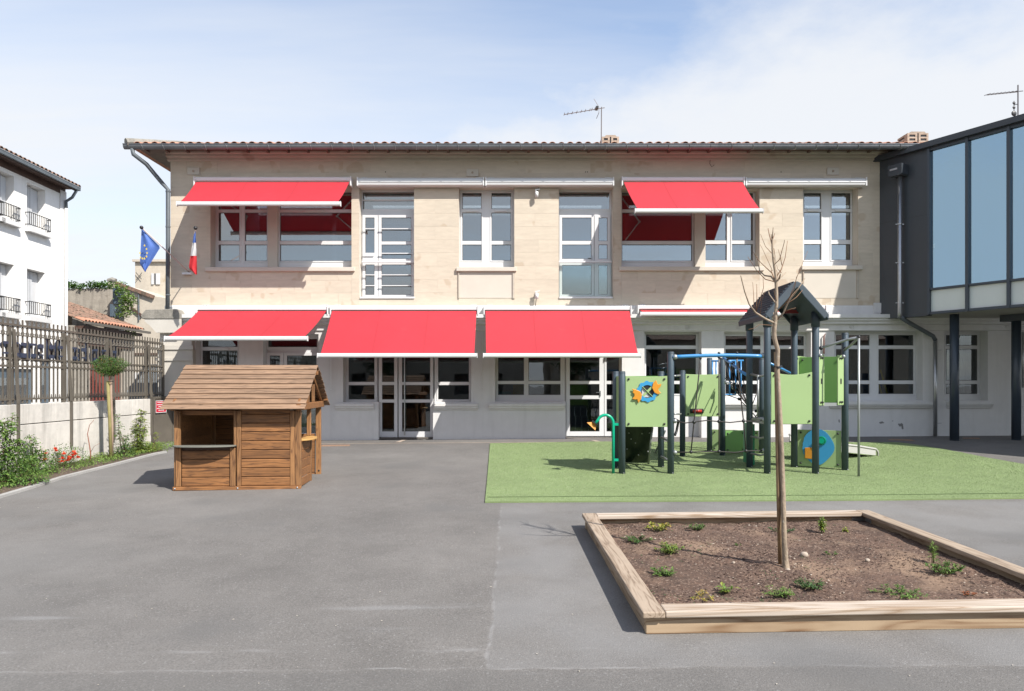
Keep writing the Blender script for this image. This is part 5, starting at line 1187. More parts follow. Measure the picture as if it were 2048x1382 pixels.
for (a1,b1,r1),(a2,b2,r2) in zip(tp_[:-1], tp_[1:]):
    nn_ = max(1, int(abs(b2-b1)/9))
    for k in range(nn_): u = k/nn_; tq.append((a1+(a2-a1)*u+.55*mno.noise((b1*.05+u, 1, 3)), b1+(b2-b1)*u, (r1+(r2-r1)*u)*(1+.16*mno.noise((b1*.31+u*3.1, 7, 1)))))
tq.append(tp_[-1])
part('trunk', MB().tube([TP(a, b) for a, b, r in tq], [r*TY/F for a, b, r in tq], 10), m_bark, tr, smooth=True)
cc = lambda L_: [(1480+a/5.3125, 440+b/5.3125) for a, b in L_]
BR = [(2.0,[(365,1095),(270,1050),(165,985),(100,900),(50,760),(8,590)]),(.9,[(165,985),(180,850),(178,680)]),(.7,[(150,960),(145,800),(135,660)]),(.8,[(170,975),(210,860),(250,720),(245,610)]),
 (1.6,[(392,1060),(460,990),(500,900),(540,830),(600,760),(690,620)]),(.8,[(530,870),(600,820),(665,745)]),(.8,[(400,960),(480,890),(540,800),(580,720),(600,610),(640,530)]),(.7,[(500,880),(560,790),(640,700)]),(.8,[(470,975),(530,950),(595,932)]),
 (1.7,[(378,665),(330,600),(260,590),(210,540),(180,385)]),(1.0,[(365,655),(270,630),(180,540),(82,390)]),(1.2,[(375,650),(350,590),(330,530)]),(1.6,[(385,660),(420,620),(490,555)]),(1.4,[(415,625),(425,600),(432,575)]),
 (1.1,[(383,610),(440,520),(480,400),(505,220)]),(.7,[(352,352),(335,352),(270,280),(218,150)]),(1.2,[(345,270),(330,220),(310,150),(298,90)]),(.9,[(343,200),(352,80)]),(.9,[(346,210),(370,140)]),(1.4,[(388,910),(375,880),(310,790),(300,740)]),(.9,[(388,860),(375,820),(360,750)]),
 (.8,[(368,470),(420,420),(470,240),(475,210)]),(.7,[(445,480),(430,400),(405,310)]),(.8,[(340,565),(250,480),(190,420),(140,340)]),(.5,[(360,1120),(90+120,1110),(150,1150),(90,1163)]),(1.6,[(362,1080),(358,1020),(355,985)]),
 (.6,[(360,300),(372,380),(375,460)]),(.5,[(395,640),(400,560),(360,480)]),(.5,[(170,980),(215,1000),(230,860),(260,760)]),(.5,[(345,540),(300,440),(250,330),(215,260)]),(.6,[(440,560),(400,520),(390,480)]),(.5,[(510,870),(590,650),(630,540),(720,330)]),(.5,[(380,700),(430,560),(450,500)])]
tw = MB()
for i, (r, L_) in enumerate(BR):
    dyy = random.uniform(-.22, .22); pts = cc(L_); n_ = len(pts)
    P3 = [TP(a, b, dyy*k/(n_-1)) for k, (a, b) in enumerate(pts)]
    part('branch', MB().tube(P3, [max(.0016, (r*1.15*(1-.55*k/(n_-1)))*TY/F) for k in range(n_)], 6), m_twig if r < 1.3 else m_bark, tr, smooth=True)
sk = thing('tree_stake', 'round wooden stake tied behind the bare tree in the planter', 'stake', tuple(onsoil(1560,1130)))
part('stake', MB().tube([onsoil(1560.5,1132)-Vector((0,0,.05)), Wp(1557,990,TY+.02), Wp(1555,890,TY+.02), Wp(1553,760,TY+.02), Wp(1552,704,TY+.02)], .0165, 12), mat('split_chestnut_stake', (.34,.23,.12), .8, noise=[(3,.2)], wood=((.16,.09,.05),'z',1.5)), sk, smooth=True)
part('tree_tie', MB().tube([Wp(1550,733,TY+.02), Wp(1556,735,TY-.03), Wp(1563,733,TY+.02)], .010, 6), m_black, sk)

# ---------------------------------------------------------------- small plants
m_chipl2 = mat('pale_crumbs', (.50,.45,.38), .9, noise=(5,.4))
def leafmat(name, col, tr=.3): return mat(name, tuple(q/KA for q in col), .6, noise=[(3,.16),(40,.15)], trans=tr, spec=.35)
m_leaf = leafmat('mid_green_leaf', (.085,.165,.035)); m_leafy = leafmat('yellow_green_leaf', (.26,.30,.05)); m_leafd = leafmat('dark_green_leaf', (.035,.085,.022)); m_leafb = leafmat('bluish_green_leaf', (.075,.14,.055)); m_leafl = leafmat('light_green_leaf', (.16,.25,.055)); m_leafyel = leafmat('dry_yellow_leaf', (.38,.28,.07)); m_stem = mat('green_brown_stem', (.13,.12,.05), .8)
m_rust = leafmat('reddish_tip_leaf', (.28,.09,.035))
def leaf(mb, p, d, L_, wd, droop=.3):
    """folded pointed leaf: 4 tris"""
    p = Vector(p); d = Vector(d).normalized(); s_ = d.cross(Vector((0,0,1)))
    if s_.length < .05: s_ = Vector((1,0,0))
    s_.normalize(); up = s_.cross(d).normalized(); m1 = p+d*L_*.45+up*L_*.06; tip = p+d*L_-Vector((0,0,droop*L_*.5))
    b = len(mb.v); mb.v += [tuple(p), tuple(m1+s_*wd/2+up*wd*.18), tuple(m1), tuple(m1-s_*wd/2+up*wd*.18), tuple(tip)]
    mb.f += [(b, b+1, b+2), (b, b+2, b+3), (b+1, b+4, b+2), (b+2, b+4, b+3)]
def rdir(zmin=-.2, zmax=1.0):
    a = random.uniform(0, 2*math.pi); z = random.uniform(zmin, zmax); r = math.sqrt(max(0, 1-z*z)); return Vector((r*math.cos(a), r*math.sin(a), z))
def weed(base, label, w_, h_, n, m, L_=.03, wd=.012, m2=None, tall=False, cat='weed', name='weed', group=None):
    base = Vector(base); t_ = thing(name, label, cat, tuple(base), group); st = MB(); l1 = MB(); l2 = MB()
    ns = max(4, n//14)
    for i in range(ns):
        a = random.uniform(0, 2*math.pi); rr = w_*math.sqrt(random.random())*(.25 if tall else 1); top = base+Vector((math.cos(a)*rr, math.sin(a)*rr*.8, h_*random.uniform(.45, 1)*(1-.4*rr/w_)))
        mid = (base+top)/2+Vector((math.cos(a)*rr*.3, math.sin(a)*rr*.2, .1*h_)); P_ = [base+Vector((math.cos(a)*.01, math.sin(a)*.01, -.005)), mid, top]; st.tube(P_, [.0028, .002, .0012], 4)
        for k in range(n//ns):
            u = random.uniform(.15, 1); p = P_[0].lerp(P_[1], u*2) if u < .5 else P_[1].lerp(P_[2], u*2-1)
            leaf(l2 if (m2 and random.random() < .3) else l1, p, rdir(-.1, .8), L_*random.uniform(.6, 1.3), wd*random.uniform(.7, 1.3))
    part('stems', st, m_stem, t_); part('foliage', l1, m, t_, kind='stuff')
    if m2 and l2.v: part('paler_foliage', l2, m2, t_, kind='stuff')
    return t_
W_ = [((1318,1062),'wilting yellow-green plant near the back left of the planter',.11,.075,90,m_leafy,.045,.022,m_leafyel),
 ((1397,1060),'compact green weed by the back beam left of the tree',.085,.06,150,m_leaf,.028,.012,m_leafb),
 ((1276,1084),'spreading low green weed near the left beam of the planter',.12,.055,190,m_leaf,.03,.012,m_leafb),
 ((1338,1108),'tall mixed weed with yellowing lower leaves left of centre',.11,.085,200,m_leafl,.035,.013,m_leafy),
 ((1328,1152),'bushy green weed lowest on the left of the planter',.10,.06,210,m_leaf,.028,.012,m_leafl),
 ((1402,1198),'dry yellow runner plant against the front beam',.11,.04,60,m_leafyel,.03,.010,m_leafy),
 ((1452,1186),'single broad yellow-green leaf plant near the front beam',.05,.05,26,m_leafl,.05,.022,m_leafy),
 ((1555,1192),'feathery green weed along the front beam under the tree',.11,.055,180,m_leafl,.03,.008,m_leaf),
 ((1620,1178),'dark green weed right of the tree near the front beam',.10,.07,190,m_leafb,.03,.012,m_leaf),
 ((1645,1066),'upright light green weed at the back of the planter right of the tree',.075,.12,130,m_leafl,.045,.014,m_leafy),
 ((1890,1148),'bushy green weed in the shade of the right beam',.11,.09,220,m_leaf,.03,.015,m_leafl),
 ((1866,1125),'single upright narrow-leaved weed by the right beam',.035,.14,60,m_leafl,.05,.010,None),
 ((1800,1190),'low mat of green weed along the front beam at the right',.17,.045,220,m_leaf,.028,.010,m_leafl),
 ((1560,1064),'faint grey-green weed behind the tree trunk by the back beam',.12,.045,110,m_leafb,.025,.010,None),
 ((1690,1066),'small yellow-green weed beside the upright one at the back',.07,.04,50,m_leafy,.03,.012,None),
 ((1665,1110),'tiny green seedling right of the round pale stone',.07,.025,50,m_leaf,.018,.008,None),
 ((1478,1092),'tiny green seedling between the tree and the left weeds',.04,.025,30,m_leaf,.018,.008,None),
 ((1940,1190),'rusty dry leaf plant at the front right of the planter',.05,.03,40,m_rust,.025,.010,None)]
for (px, py), lab, w2, h2, n2, m2_, L2, wd2, mm2 in W_: weed(onsoil(px, py), lab, w2*1.3, h2*1.35, int(n2*1.5), m2_, L2, wd2, mm2, tall=('upright' in lab))

sdl = MB()
for _ in range(900):
    x = random.uniform(.1, SX-.1); y = random.uniform(.1, SY-.1)
    if mno.noise((x*1.5+9, y*1.5, 4)) < random.uniform(.0, .6): continue
    c = PM @ Vector((x, y, soilh(x, y)))
    for _k in range(random.randint(2, 5)): leaf(sdl, c+Vector((random.uniform(-.015,.015), random.uniform(-.015,.015), .002)), rdir(.05, .7), random.uniform(.010, .024), .006)
solo('tiny_seedlings', sdl, m_leafb, 'tiny seedlings sprinkled over the planter soil', 'seedlings', kind='stuff')
# ---------------------------------------------------------------- kerb and planting bed at the left
kp = [(-60,1013),(0,997),(70,976),(134,955.5),(243,928),(290,915.5),(316,908.8),(334,905.5)]
K = [Gp(*p) for p in kp]
mb = MB(); 
inner = []
for i, p in enumerate(K):
    d = (K[min(i+1, len(K)-1)]-K[max(i-1, 0)]); d.z = 0; d.normalize(); nn = Vector((-d.y, d.x, 0)); inner.append(p+nn*.085)
for i in range(len(K)-1):
    g = .004; d = (K[i+1]-K[i]).normalized()*g
    v = []
    for P_, Q_ in ((K[i]+d, inner[i]+d), (K[i+1]-d, inner[i+1]-d)):
        z = gz(P_.x, P_.y); v += [(P_.x, P_.y, z-.03), (P_.x, P_.y, z+.035), (Q_.x, Q_.y, z+.035), (Q_.x, Q_.y, z-.03)]
    mb.add(v, [(0,1,5,4),(1,2,6,5),(2,3,7,6),(0,3,2,1),(4,5,6,7)])
solo('kerb', mb, m_kerb, 'pale concrete kerb edging the planting bed', kind='structure')
FXY = lambda Y: -7.926-.034*Y        # inner face of the street wall
bedp = [(p.x, p.y) for p in inner]+[(FXY(16.4)+.02, 16.4), (FXY(5), 5), (FXY(5)+.6, 5)]
mb = MB(); 
m_bed = mat('bed_soil', (.12,.085,.06), .95, noise=[(3,.3),(30,.4)], bump=[(50,1),(12,.6)], speck=(30,.62,(.28,.22,.16),.7))
solo('planting_bed', sheet(bedp, .028), m_bed, 'brown soil of the planting bed along the wall', kind='structure')
def bedpt(px, py): return Gp(px, py)
# ground-cover patches (uncountable)
gc = MB()
for _ in range(5200):
    Y = random.uniform(8.2, 16.2); x0 = FXY(Y)+.05; x1 = float(np.interp(Y, [p.y for p in inner], [p.x for p in inner]))-.06
    x = random.uniform(x0, x1)
    if mno.noise((x*1.6, Y*1.1, 7)) < random.uniform(-.35, .25) - (.3 if Y > 14 else 0): continue
    leaf(gc, (x, Y, gz(x, Y)+.03+random.uniform(0, .05)), rdir(.05, .9), random.uniform(.03, .065), random.uniform(.012, .026))
solo('ground_cover', gc, m_leafl, 'low green ground cover in the planting bed', 'ground cover', kind='stuff')
def shrub(px, py, label, stems, spread, n, L_, m, m2=None, base_bush=None, flowers=None, name='shrub', wd=None):
    b = bedpt(px, py); b.z += .02; t_ = thing(name, label, 'shrub', tuple(b)); st = MB(); l1 = MB(); l2 = MB(); wd = wd or L_*.42
    for (tx, ty) in stems:
        Yt = b.y+random.uniform(-.15,.15); top = Wp(tx, ty, Yt); mid = b.lerp(top, .5)+Vector((random.uniform(-.05,.05), 0, .05)); P_ = [b, b.lerp(mid,.5)+Vector((random.uniform(-.02,.02),0,0)), mid, top]; st.tube(P_, [.011,.008,.006,.003], 6)
        k = int(n*((top-b).length))
        for _ in range(k):
            u = random.random()**.8; u = .12+.88*u; p = P_[0].lerp(P_[2], u*2) if u < .5 else P_[2].lerp(P_[3], u*2-1)
            d = rdir(-.3, .5); tip = p+d*random.uniform(.03, spread)*(1.15-u*.7); st.tube([p, tip], [.0022,.001], 3, False)
            for _ in range(4): leaf(l2 if m2 and (random.random() < .25+.3*u) else l1, p.lerp(tip, random.uniform(.35,1)), (d+rdir(-.6,.4)*.8), L_*random.uniform(.6,1.25), wd*random.uniform(.8,1.2), .5)
    if base_bush:
        rx, rz, nb = base_bush
        for _ in range(nb):
            d = rdir(-.1, 1); r = random.random()**.45; p = b+Vector((d.x*rx*r, d.y*rx*.7*r, .03+abs(d.z)*rz*r*(1+.35*mno.noise(d*2.5+b)))); leaf(l1 if random.random() < .7 else (l2 if m2 else l1), p, d+rdir(-.5,.6)*.9, L_*random.uniform(.7,1.3), wd*random.uniform(.8,1.3), .5)
        for _ in range(14):
            d = rdir(.1, 1); st.tube([b, b+Vector((d.x*rx*.8, d.y*rx*.5, abs(d.z)*rz*.85))], [.006,.002], 4)
    part('stems', st, mat_stem2, t_); part('foliage', l1, m, t_, kind='stuff')
    if l2.v: part('paler_foliage', l2, m2, t_, kind='stuff')
    if flowers:
        for (fx_, fy_) in flowers:
            c = Wp(fx_, fy_, b.y-.18); fl = MB()
            for k in range(11): leaf(fl, c+Vector((0,-.12,0))+rdir(-.3,1)*.012, rdir(-.1,1), .052, .046, 0)
            part('flower', fl, m_flow, t_)
    return t_
mat_stem2 = mat('shrub_stem', (.14,.09,.05), .85); m_flow = mat('orange_red_petal', (1.0,.15,.06), .6, trans=.25)
shrub(12, 972, 'dense leafy shrub at the left edge with tall arching shoots', [(5,845),(25,832),(-10,860),(38,880)], .26, 110, .062, m_leaf, m_leafl, (.62,.55,2000))
shrub(64, 950, 'rounded green shrub between the edge shrub and the tall spray', [(60,872),(80,900)], .2, 90, .056, m_leaf, m_leafl, (.42,.44,1300))
shrub(78, 935, 'tall ascending shrub in front of the first slanting fence brace', [(80,822),(96,820),(70,850),(72,868)], .26, 130, .052, m_leaf, m_leafl, (.2,.3,400))
shrub(132, 925, 'thin leaning shrub arching over the concrete wall joint', [(105,845),(118,862),(132,880)], .22, 100, .052, m_leafb, m_leafl, None)
shrub(128, 935, 'low rose bush with orange-red flowers by the kerb', [(150,895),(110,900)], .18, 70, .036, m_leaf, m_leafl, (.50,.36,1500),
      flowers=[(122,902),(133,917),(143,921),(148,918),(152,915),(154,911),(158,909),(165,915),(136,908),(100,907),(100,919),(120,898),(131,923),(147,914),(156,905)])
b = bedpt(181, 927); t_ = thing('bare_vine', 'bare reddish climbing stem against the concrete wall', 'vine', tuple(b))
part('stem', MB().tube([b, Wp(181,905,b.y), Wp(178,885,b.y+.05), Wp(175,868,b.y+.1), Wp(179,850,b.y+.15), Wp(188,840,b.y+.15)], [.013,.011,.009,.007,.005,.003], 6).tube([Wp(181,905,b.y), Wp(188,893,b.y), Wp(200,886,b.y)], [.005,.003,.002], 5), mat('red_brown_stem', (.28,.10,.06), .8), t_, smooth=True)
shrub(247, 915, 'small open shrub just right of the ball-headed tree', [(240,862),(252,872),(235,830)], .2, 80, .048, m_leafb, m_leafl, (.24,.18,450))
shrub(275, 908, 'upright airy shrub before the end of the wall', [(283,820),(278,836),(270,850),(290,852)], .25, 130, .050, m_leafl, m_leafy, (.32,.22,800))
shrub(303, 905, 'low spreading shrub at the corner beside the gate', [(310,866)], .2, 60, .042, m_leafl, m_leafy, (.34,.18,600))
shrub(206, 921, 'low clump of leaves at the foot of the ball-headed tree', [], .2, 60, .038, m_leafl, m_leafy, (.30,.10,330))
# ball-headed standard tree
b = bedpt(224, 919); t_ = thing('standard_tree', 'small ball-headed tree on a straight stem before the fence', 'tree', tuple(b)); Yb = b.y
m_pale = mat('pale_pink_bark', (.42,.30,.22), .8, noise=[(6,.2)])
part('trunk', MB().tube([b, Wp(224,850,Yb), Wp(222,790,Yb), Wp(222,750,Yb), Wp(221,742,Yb)], [.030,.026,.024,.022,.02], 10), m_pale, t_, smooth=True)
bt = MB(); l1 = MB(); l2 = MB(); c0 = Wp(219, 733, Yb)
for _ in range(26):
    d = rdir(-.05, 1); e = c0+Vector((d.x*.34, d.y*.30, -.06+d.z*.15)); bt.tube([Wp(221,745,Yb), c0.lerp(e,.4)-Vector((0,0,.05)), e], [.010,.006,.002], 5)
for _ in range(3600):
    d = rdir(-1, 1); r = random.random()**.35; k = 1+.28*mno.noise(d*2.3); p = c0+Vector((d.x*.37*r*k*(.8+.3*d.z), d.y*.33*r*k, d.z*.195*r*k)); leaf(l2 if (d.z > .45 and random.random() < .10) else l1, p, d+rdir(-.6,.8), random.uniform(.022,.036), .017, .4)
part('branches', bt, mat_stem2, t_); part('crown', l1, m_leaf, t_, kind='stuff'); part('young_reddish_leaves', l2, m_rust, t_, kind='stuff')
t_ = thing('tree_stake', 'greenish round stake tied to the ball-headed tree', 'stake', tuple(b))
part('stake', MB().tube([Gp(222,921), Wp(219,830,Yb-.05), Wp(215.5,762,Yb-.04)], .030, 10), mat('greenish_treated_stake', (.28,.24,.09), .8, noise=(5,.2)), t_, smooth=True)
part('tree_tie', MB().tube([Wp(214,763,Yb-.06), Wp(220,763.5,Yb-.09), Wp(227,763,Yb-.02)], .009, 5), m_black, t_)

# ---------------------------------------------------------------- street wall, railing, gate
def fm(Y0=0):   # frame: x along the fence away from the camera, y towards the yard, z up
    M = Matrix.Identity(4); d = Vector((-.034,1,0)).normalized(); M.col[0][:3] = d; M.col[1][:3] = (d.y, -d.x, 0); M.col[2][:3] = (0,0,1); M.col[3][:3] = (FXY(0), 0, 0); return M
FM = fm()
cwl = thing('street_wall', 'low stained concrete wall under the street railing', 'wall', (FXY(12), 12, gz(-8,12)))
edges = [4.0, 6.4, 8.8, 11.0, 12.5, 14.0, 15.2, 16.02]
for a, b_ in zip(edges[:-1], edges[1:]):
    part('concrete_slab', MB(FM).box(a+.002, b_-.002, -.2, 0, 1.018, 1.352), m_concrete, cwl, bevel=.006)
    part('concrete_slab', MB(FM).box(a+.0, b_-.002, -.195, .004+random.uniform(-.004,.004), -.1, 1.002), m_concrete, cwl, bevel=.006)
rl_ = thing('street_railing', 'khaki metal railing with rings on top of the concrete wall', 'railing', (FXY(12), 12, 1.35))
yr0, yr1 = -.115, -.075; yc = -.095
for z, h in ((2.68,.035),(2.118,.03),(1.985,.03),(1.425,.03)):
    a = 5.0
    part('rail', MB(FM).box(5.0, 16.8, yr0, yr1, z, z+h), m_fence, rl_)
pk = None; ppos = 5.06; rings = MB(FM); spikes = MB(FM); curls = MB(FM)
ax_ = FM.col[0].to_3d()
while ppos < 16.8:
    if pk is None: pk = part('picket', MB(FM).box(ppos-.018, ppos+.018, yc-.006, yc+.006, 1.37, 2.80), m_fence, rl_); pk0 = ppos
    else: dup(pk, tuple(ax_*(ppos-pk0)), rl_)
    u = ppos+.06
    for zc, rr in ((2.62,.045),(2.062,.043)):
        rings.tube([(u+rr*math.cos(t), yc, zc+rr*1.15*math.sin(t)) for t in [2*math.pi*k/10 for k in range(11)]], .006, 4, False)
    rings.ball((ppos, yc+.01, 2.55), .018, 5, 4); rings.ball((ppos, yc+.01, 2.06), .014, 5, 4)
    curls.prism([(ppos-.035,2.52),(ppos+.035,2.52),(ppos,2.585)], yc-.02, yc+.02)
    spikes.prism([(u-.016,1.45),(u+.016,1.45),(u,1.52)], yc-.006, yc+.006)
    ppos += .1195
part('ring_ornaments', rings, m_fence, rl_, kind='stuff'); part('spikes', spikes, m_fence, rl_, kind='stuff'); part('scroll_ornaments', curls, m_fence, rl_, kind='stuff')
for Yp in (7.2, 8.6, 10.0, 11.42, 12.88, 14.35, 15.95):
    part('fence_post', MB(FM).box(Yp-.025, Yp+.025, yc-.025, yc+.025, 1.35, 2.66), m_fence, rl_)
    part('brace', MB(FM).bar((Yp+.045, yc+.05, 2.62), (Yp+.045, .03, 1.36), .035, .035).bar((Yp+.045, .028, 1.38), (Yp+.045, .03, .52), .035, .035), m_fence, rl_)
part('end_post', MB(FM).box(16.78, 16.83, yc-.03, yc+.03, .3, 2.66), m_fence, rl_)
# letters fixed on the street side, read from the street (mirrored from the yard)
sg = thing('school_sign', 'mirrored backs of blue-grey letters ECOLE MATERNELLE on the railing', 'sign', (FXY(12), 12, 2.12))
def letter(ch, Yc, size=.60):
    c = bpy.data.curves.new('letter', 'FONT'); c.body = ch; c.size = size; c.extrude = .012; c.offset = .012; c.align_x = 'CENTER'; c.materials.append(m_letter)
    o_ = bpy.data.objects.new('tmp', c); COL.objects.link(o_); bpy.context.view_layer.update(); me = bpy.data.meshes.new_from_object(o_.evaluated_get(bpy.context.evaluated_depsgraph_get())); me.name = 'letter'; bpy.data.objects.remove(o_, do_unlink=True); bpy.data.curves.remove(c)
    if not me.materials: me.materials.append(m_letter)
    o = bpy.data.objects.new('letter', me); COL.objects.link(o); o.parent = sg
    wp = FM @ Vector((Yc, yr0-.035, 2.115)); o.location = wp-FR[sg.name]
    d = FM.col[0].to_3d(); R = Matrix((-d, Vector((0,0,1)), (-d).cross(Vector((0,0,1))))).transposed(); o.rotation_euler = R.to_euler()
for ch, Yc in (('É',14.72),('c',14.33),('o',13.98),('l',13.70),('e',13.42),('M',12.66),('a',12.24),('t',11.96),('e',11.70),('r',11.42),('n',11.14),('e',10.80),('l',10.55),('l',10.40),('e',10.14)): letter(ch, Yc)
cl_ = MB(FM)
for a in (14.6,14.2,13.9,13.5,13.2,12.75,12.5,12.2,12.0,11.75,11.55,11.3,11.05):
    for z in (2.20, 2.38): part('letter_clip', MB(FM).box(a-.05+random.uniform(-.04,.0), a+.05, yr1, yr1+.02, z-.02+random.uniform(-.03,.03), z+.03), m_letter, sg)
# gate and red sign at the end
gt = thing('metal_gate', 'solid khaki metal gate beside the end of the wall', 'gate', tuple(Gp(322,905)))
gx0, gx1 = Wp(306,0,16.15).x, Wp(345,0,16.9).x
M4 = Matrix.Identity(4); a_ = Vector((gx0, 16.1, 0)); b_ = Vector((gx1, 16.9, 0)); d_ = (b_-a_); Lg = d_.length; d_.normalize(); M4.col[0][:3] = d_; M4.col[1][:3] = (d_.y, -d_.x, 0); M4.col[2][:3] = (0,0,1); M4.col[3][:3] = a_
part('gate_leaf', MB(M4).box(.03, Lg-.03, 0, .03, .25, 1.35), m_fence, gt); part('gate_frame', MB(M4).box(0, .05, -.02, .05, .2, 1.4).box(Lg-.05, Lg, -.02, .05, .2, 1.4).box(.05, Lg-.05, -.01, .045, 1.35, 1.4), m_fence, gt)
sgp = thing('red_notice', 'small red notice with white lines fixed to the gate', 'notice', tuple(M4 @ Vector((.2, .05, 1.05))))
m_rn = mat('red_notice_enamel', (.62,.02,.05), .4); m_wn = mat('white_lettering', (.8,.8,.8), .5)
part('notice_plate', MB(M4).box(.06, .46, .052, .06, 1.02, 1.30), m_rn, sgp); part('notice_border', MB(M4).wall(.055, .465, 1.015, 1.305, [(.068,.452,1.028,1.292)], .0605, .063), m_wn, sgp)
ln = MB(M4)
for z, a, b_ in ((1.265,.12,.40),(1.21,.10,.42),(1.165,.16,.36),(1.12,.1,.42),(1.075,.16,.38)):
    x = a
    while x < b_-.02: w0 = random.uniform(.015,.05); ln.box(x, min(x+w0, b_), .0605, .062, z-.012, z+.008); x += w0+.012
part('notice_lettering', ln, m_wn, sgp)

# ---------------------------------------------------------------- left background, street side
def wmat(): 
    M = Matrix.Identity(4); d = Vector((-.048,1,0)).normalized(); M.col[0][:3] = d; M.col[1][:3] = (-d.y, d.x, 0); M.col[2][:3] = (0,0,1); M.col[3][:3] = (-14.83,0,0); return M
WM2 = wmat()      # x = distance away, y = into the house (left), z up; face at y=0
def yq(px): return -14.83/((px-1024)/F+.048)      # depth where a picture column meets that facade
def zq(px, py): return CH+(HY-py)*yq(px)/F
hs_ = thing('white_house', 'white roughcast town house with shuttered windows across the street', 'house', (-16, 22, .3))
ye = yq(131); GW = .45
wz = zq(75, 360); 
wins = []
for l, r, t, b_ in ((-40,-5,0,0),(0-1,29,0,0),(55,91,0,0)):
    for (tt, bb) in ((372,462),(540,636)):
        ztop = zq(75, tt+2); zbot = zq(75, bb); wins.append((yq(l), yq(r), zbot, ztop))
shop = [(yq(-60), yq(68), GW+.1, zq(30,737)), (yq(82), yq(103), GW+.3, zq(90,722))]
hZ = zq(131, 385)
part('house_wall', MB(WM2).wall(17, ye, 0, hZ+.1, wins+shop, 0, .35), m_roughcast, hs_)
part('house_end_wall', MB(WM2).box(ye-.3, ye, .351, 9, 0, hZ+.1), m_roughcast, hs_)
part('house_room', MB(WM2).box(17, ye-.3, 1.5, 1.6, 0, hZ), m_interior, hs_)
part('quoin', MB(WM2).box(yq(120), ye+.02, -.04, -.001, 0, hZ), m_white, hs_)
for a, b_, c, d in wins:
    part('window_ledge', MB(WM2).box(a-.12, b_+.12, -.18, .2, c-.14, c-.005), m_white, hs_)
    s_ = part('shutter', MB(WM2).box(a+.04, a+(b_-a)*.60, .20, .24, c+.02, d-.03), m_shutter, hs_); 
    for k in range(1, 5): x = a+.04+(b_-a)*.112*k; part('shutter_groove', MB(WM2).box(x-.006, x+.006, .1965, .1995, c+.03, d-.05), m_gasket, s_)
    part('shutter', MB(WM2).box(a+(b_-a)*.60+.01, b_-.02, .24, .28, c+.02, d-.03), m_shutter, hs_)
    bc = MB(WM2)
    for z in (c+.48, c+.08): bc.box(a-.1, b_+.1, -.14, -.12, z, z+.025)
    n_ = 11
    for k in range(n_+1): x = a-.08+(b_-a+.16)*k/n_; bc.box(x-.008, x+.008, -.138, -.122, c+.08, c+.48)
    for x in (a-.1, b_+.1): bc.box(x-.01, x+.01, -.14, 0, c+.46, c+.49); bc.box(x-.01, x+.01, -.14, 0, c+.07, c+.10)
    part('window_guard', bc, m_iron, hs_)
m_shop = mat('blue_grey_shopfront', (.10,.14,.18), .4)
for a, b_, c, d in shop:
    hol = [(a+.15, b_-.15, c+.5, d-.15)] if b_-a < 1.2 else [(a+.1+i*(b_-a-.1)/3, a+(i+1)*(b_-a-.1)/3, c+.5, d-.3) for i in range(3)]
    part('shopfront', MB(WM2).wall(a, b_, c, d, hol, .08, .15), m_shop, hs_)
    for h in hol: part('shop_glass', MB(WM2).box(h[0], h[1], .11, .12, h[2], h[3]), m_glassup, hs_)
part('eaves_board', MB(WM2).box(17, ye, -.40, .3, hZ+.1, hZ+.14), m_darkwood, hs_); part('eaves_fascia', MB(WM2).box(17, ye, -.425, -.401, hZ+.02, hZ+.2), m_darkwood, hs_)
part('eaves_beam', MB(WM2).box(17, ye, -.02, .1, hZ-.12, hZ+.099), m_darkwood, hs_)
gtt = part('gutter', MB(WM2).box(17, ye+.05, -.52, -.43, hZ+.06, hZ+.17), m_zincdark, hs_)
part('gutter_lip', MB(WM2).box(17, ye+.05, -.53, -.52, hZ+.165, hZ+.19), m_steel, gtt)
part('downpipe', MB(WM2).tube([(ye-.1,-.47,hZ+.06),(ye-.08,-.3,hZ-.2),(ye-.1,-.1,hZ-.35),(ye-.1,-.1,hZ-.6)], .05, 8), m_zincdark, hs_, smooth=True)
part('lower_downpipe', MB(WM2).tube([(ye-.1,-.1,hZ-.6),(ye-.1,-.1,.3)], .052, 8), m_alu, hs_, smooth=True)
part('roof', MB(WM2).add([(17,-.44,hZ+.18),(ye,-.44,hZ+.18),(ye,4.5,hZ+1.6),(17,4.5,hZ+1.6)], [(0,1,2,3)]), m_tileold, hs_)
tl = MB(WM2); x = 17.1
while x < ye:
    q_ = canal(.4, .085, 6)
    tl.add([(x+a, -.52+b, hZ+.2+c) for a, b, c in q_.v], q_.f); x += .21
part('roof_tiles', tl, m_tileold, hs_, kind='stuff')
# shed with a tiled lean-to roof, red door
m_oldw = mat('old_grey_plaster', (.40,.36,.30), .95, noise=[(.7,.14),(6,.12)], bump=[(20,.6)], streak=((.15,.13,.11),.85), speck=(2.2,.62,(.22,.19,.16),.6))
sd_ = thing('tiled_shed', 'low shed with orange canal-tile roof and red wooden door', 'shed', (-16.5, 26.5, .35))
SX0 = -16.05; sy0, sy1 = 24.95, 28.95; zev = 4.0; sp_ = .36
part('shed_roof', MB().add([(SX0+.35,sy0,zev),(SX0+.35,sy1,zev-.02),(SX0-2.6,sy1,zev+sp_*2.95),(SX0-2.6,sy0,zev+sp_*2.95),(SX0+.35,sy0,zev-.05),(SX0+.35,sy1,zev-.07)], [(0,1,2,3),(0,4,5,1)]), m_tileold, sd_)
def canalx(x0, y0, z0, L_, r, slope):
    mb = MB(); vs = []
    for xx, rr in ((0, r), (L_, r*.85)):
        for k in range(6): t = math.pi*k/5; vs.append((x0-xx, y0+rr*math.cos(t), z0+rr*math.sin(t)*.8+slope*xx))
    mb.add(vs, [(k, k+1, 6+k+1, 6+k) for k in range(5)]); return mb
y = sy0+.1; i = 0
row1 = None
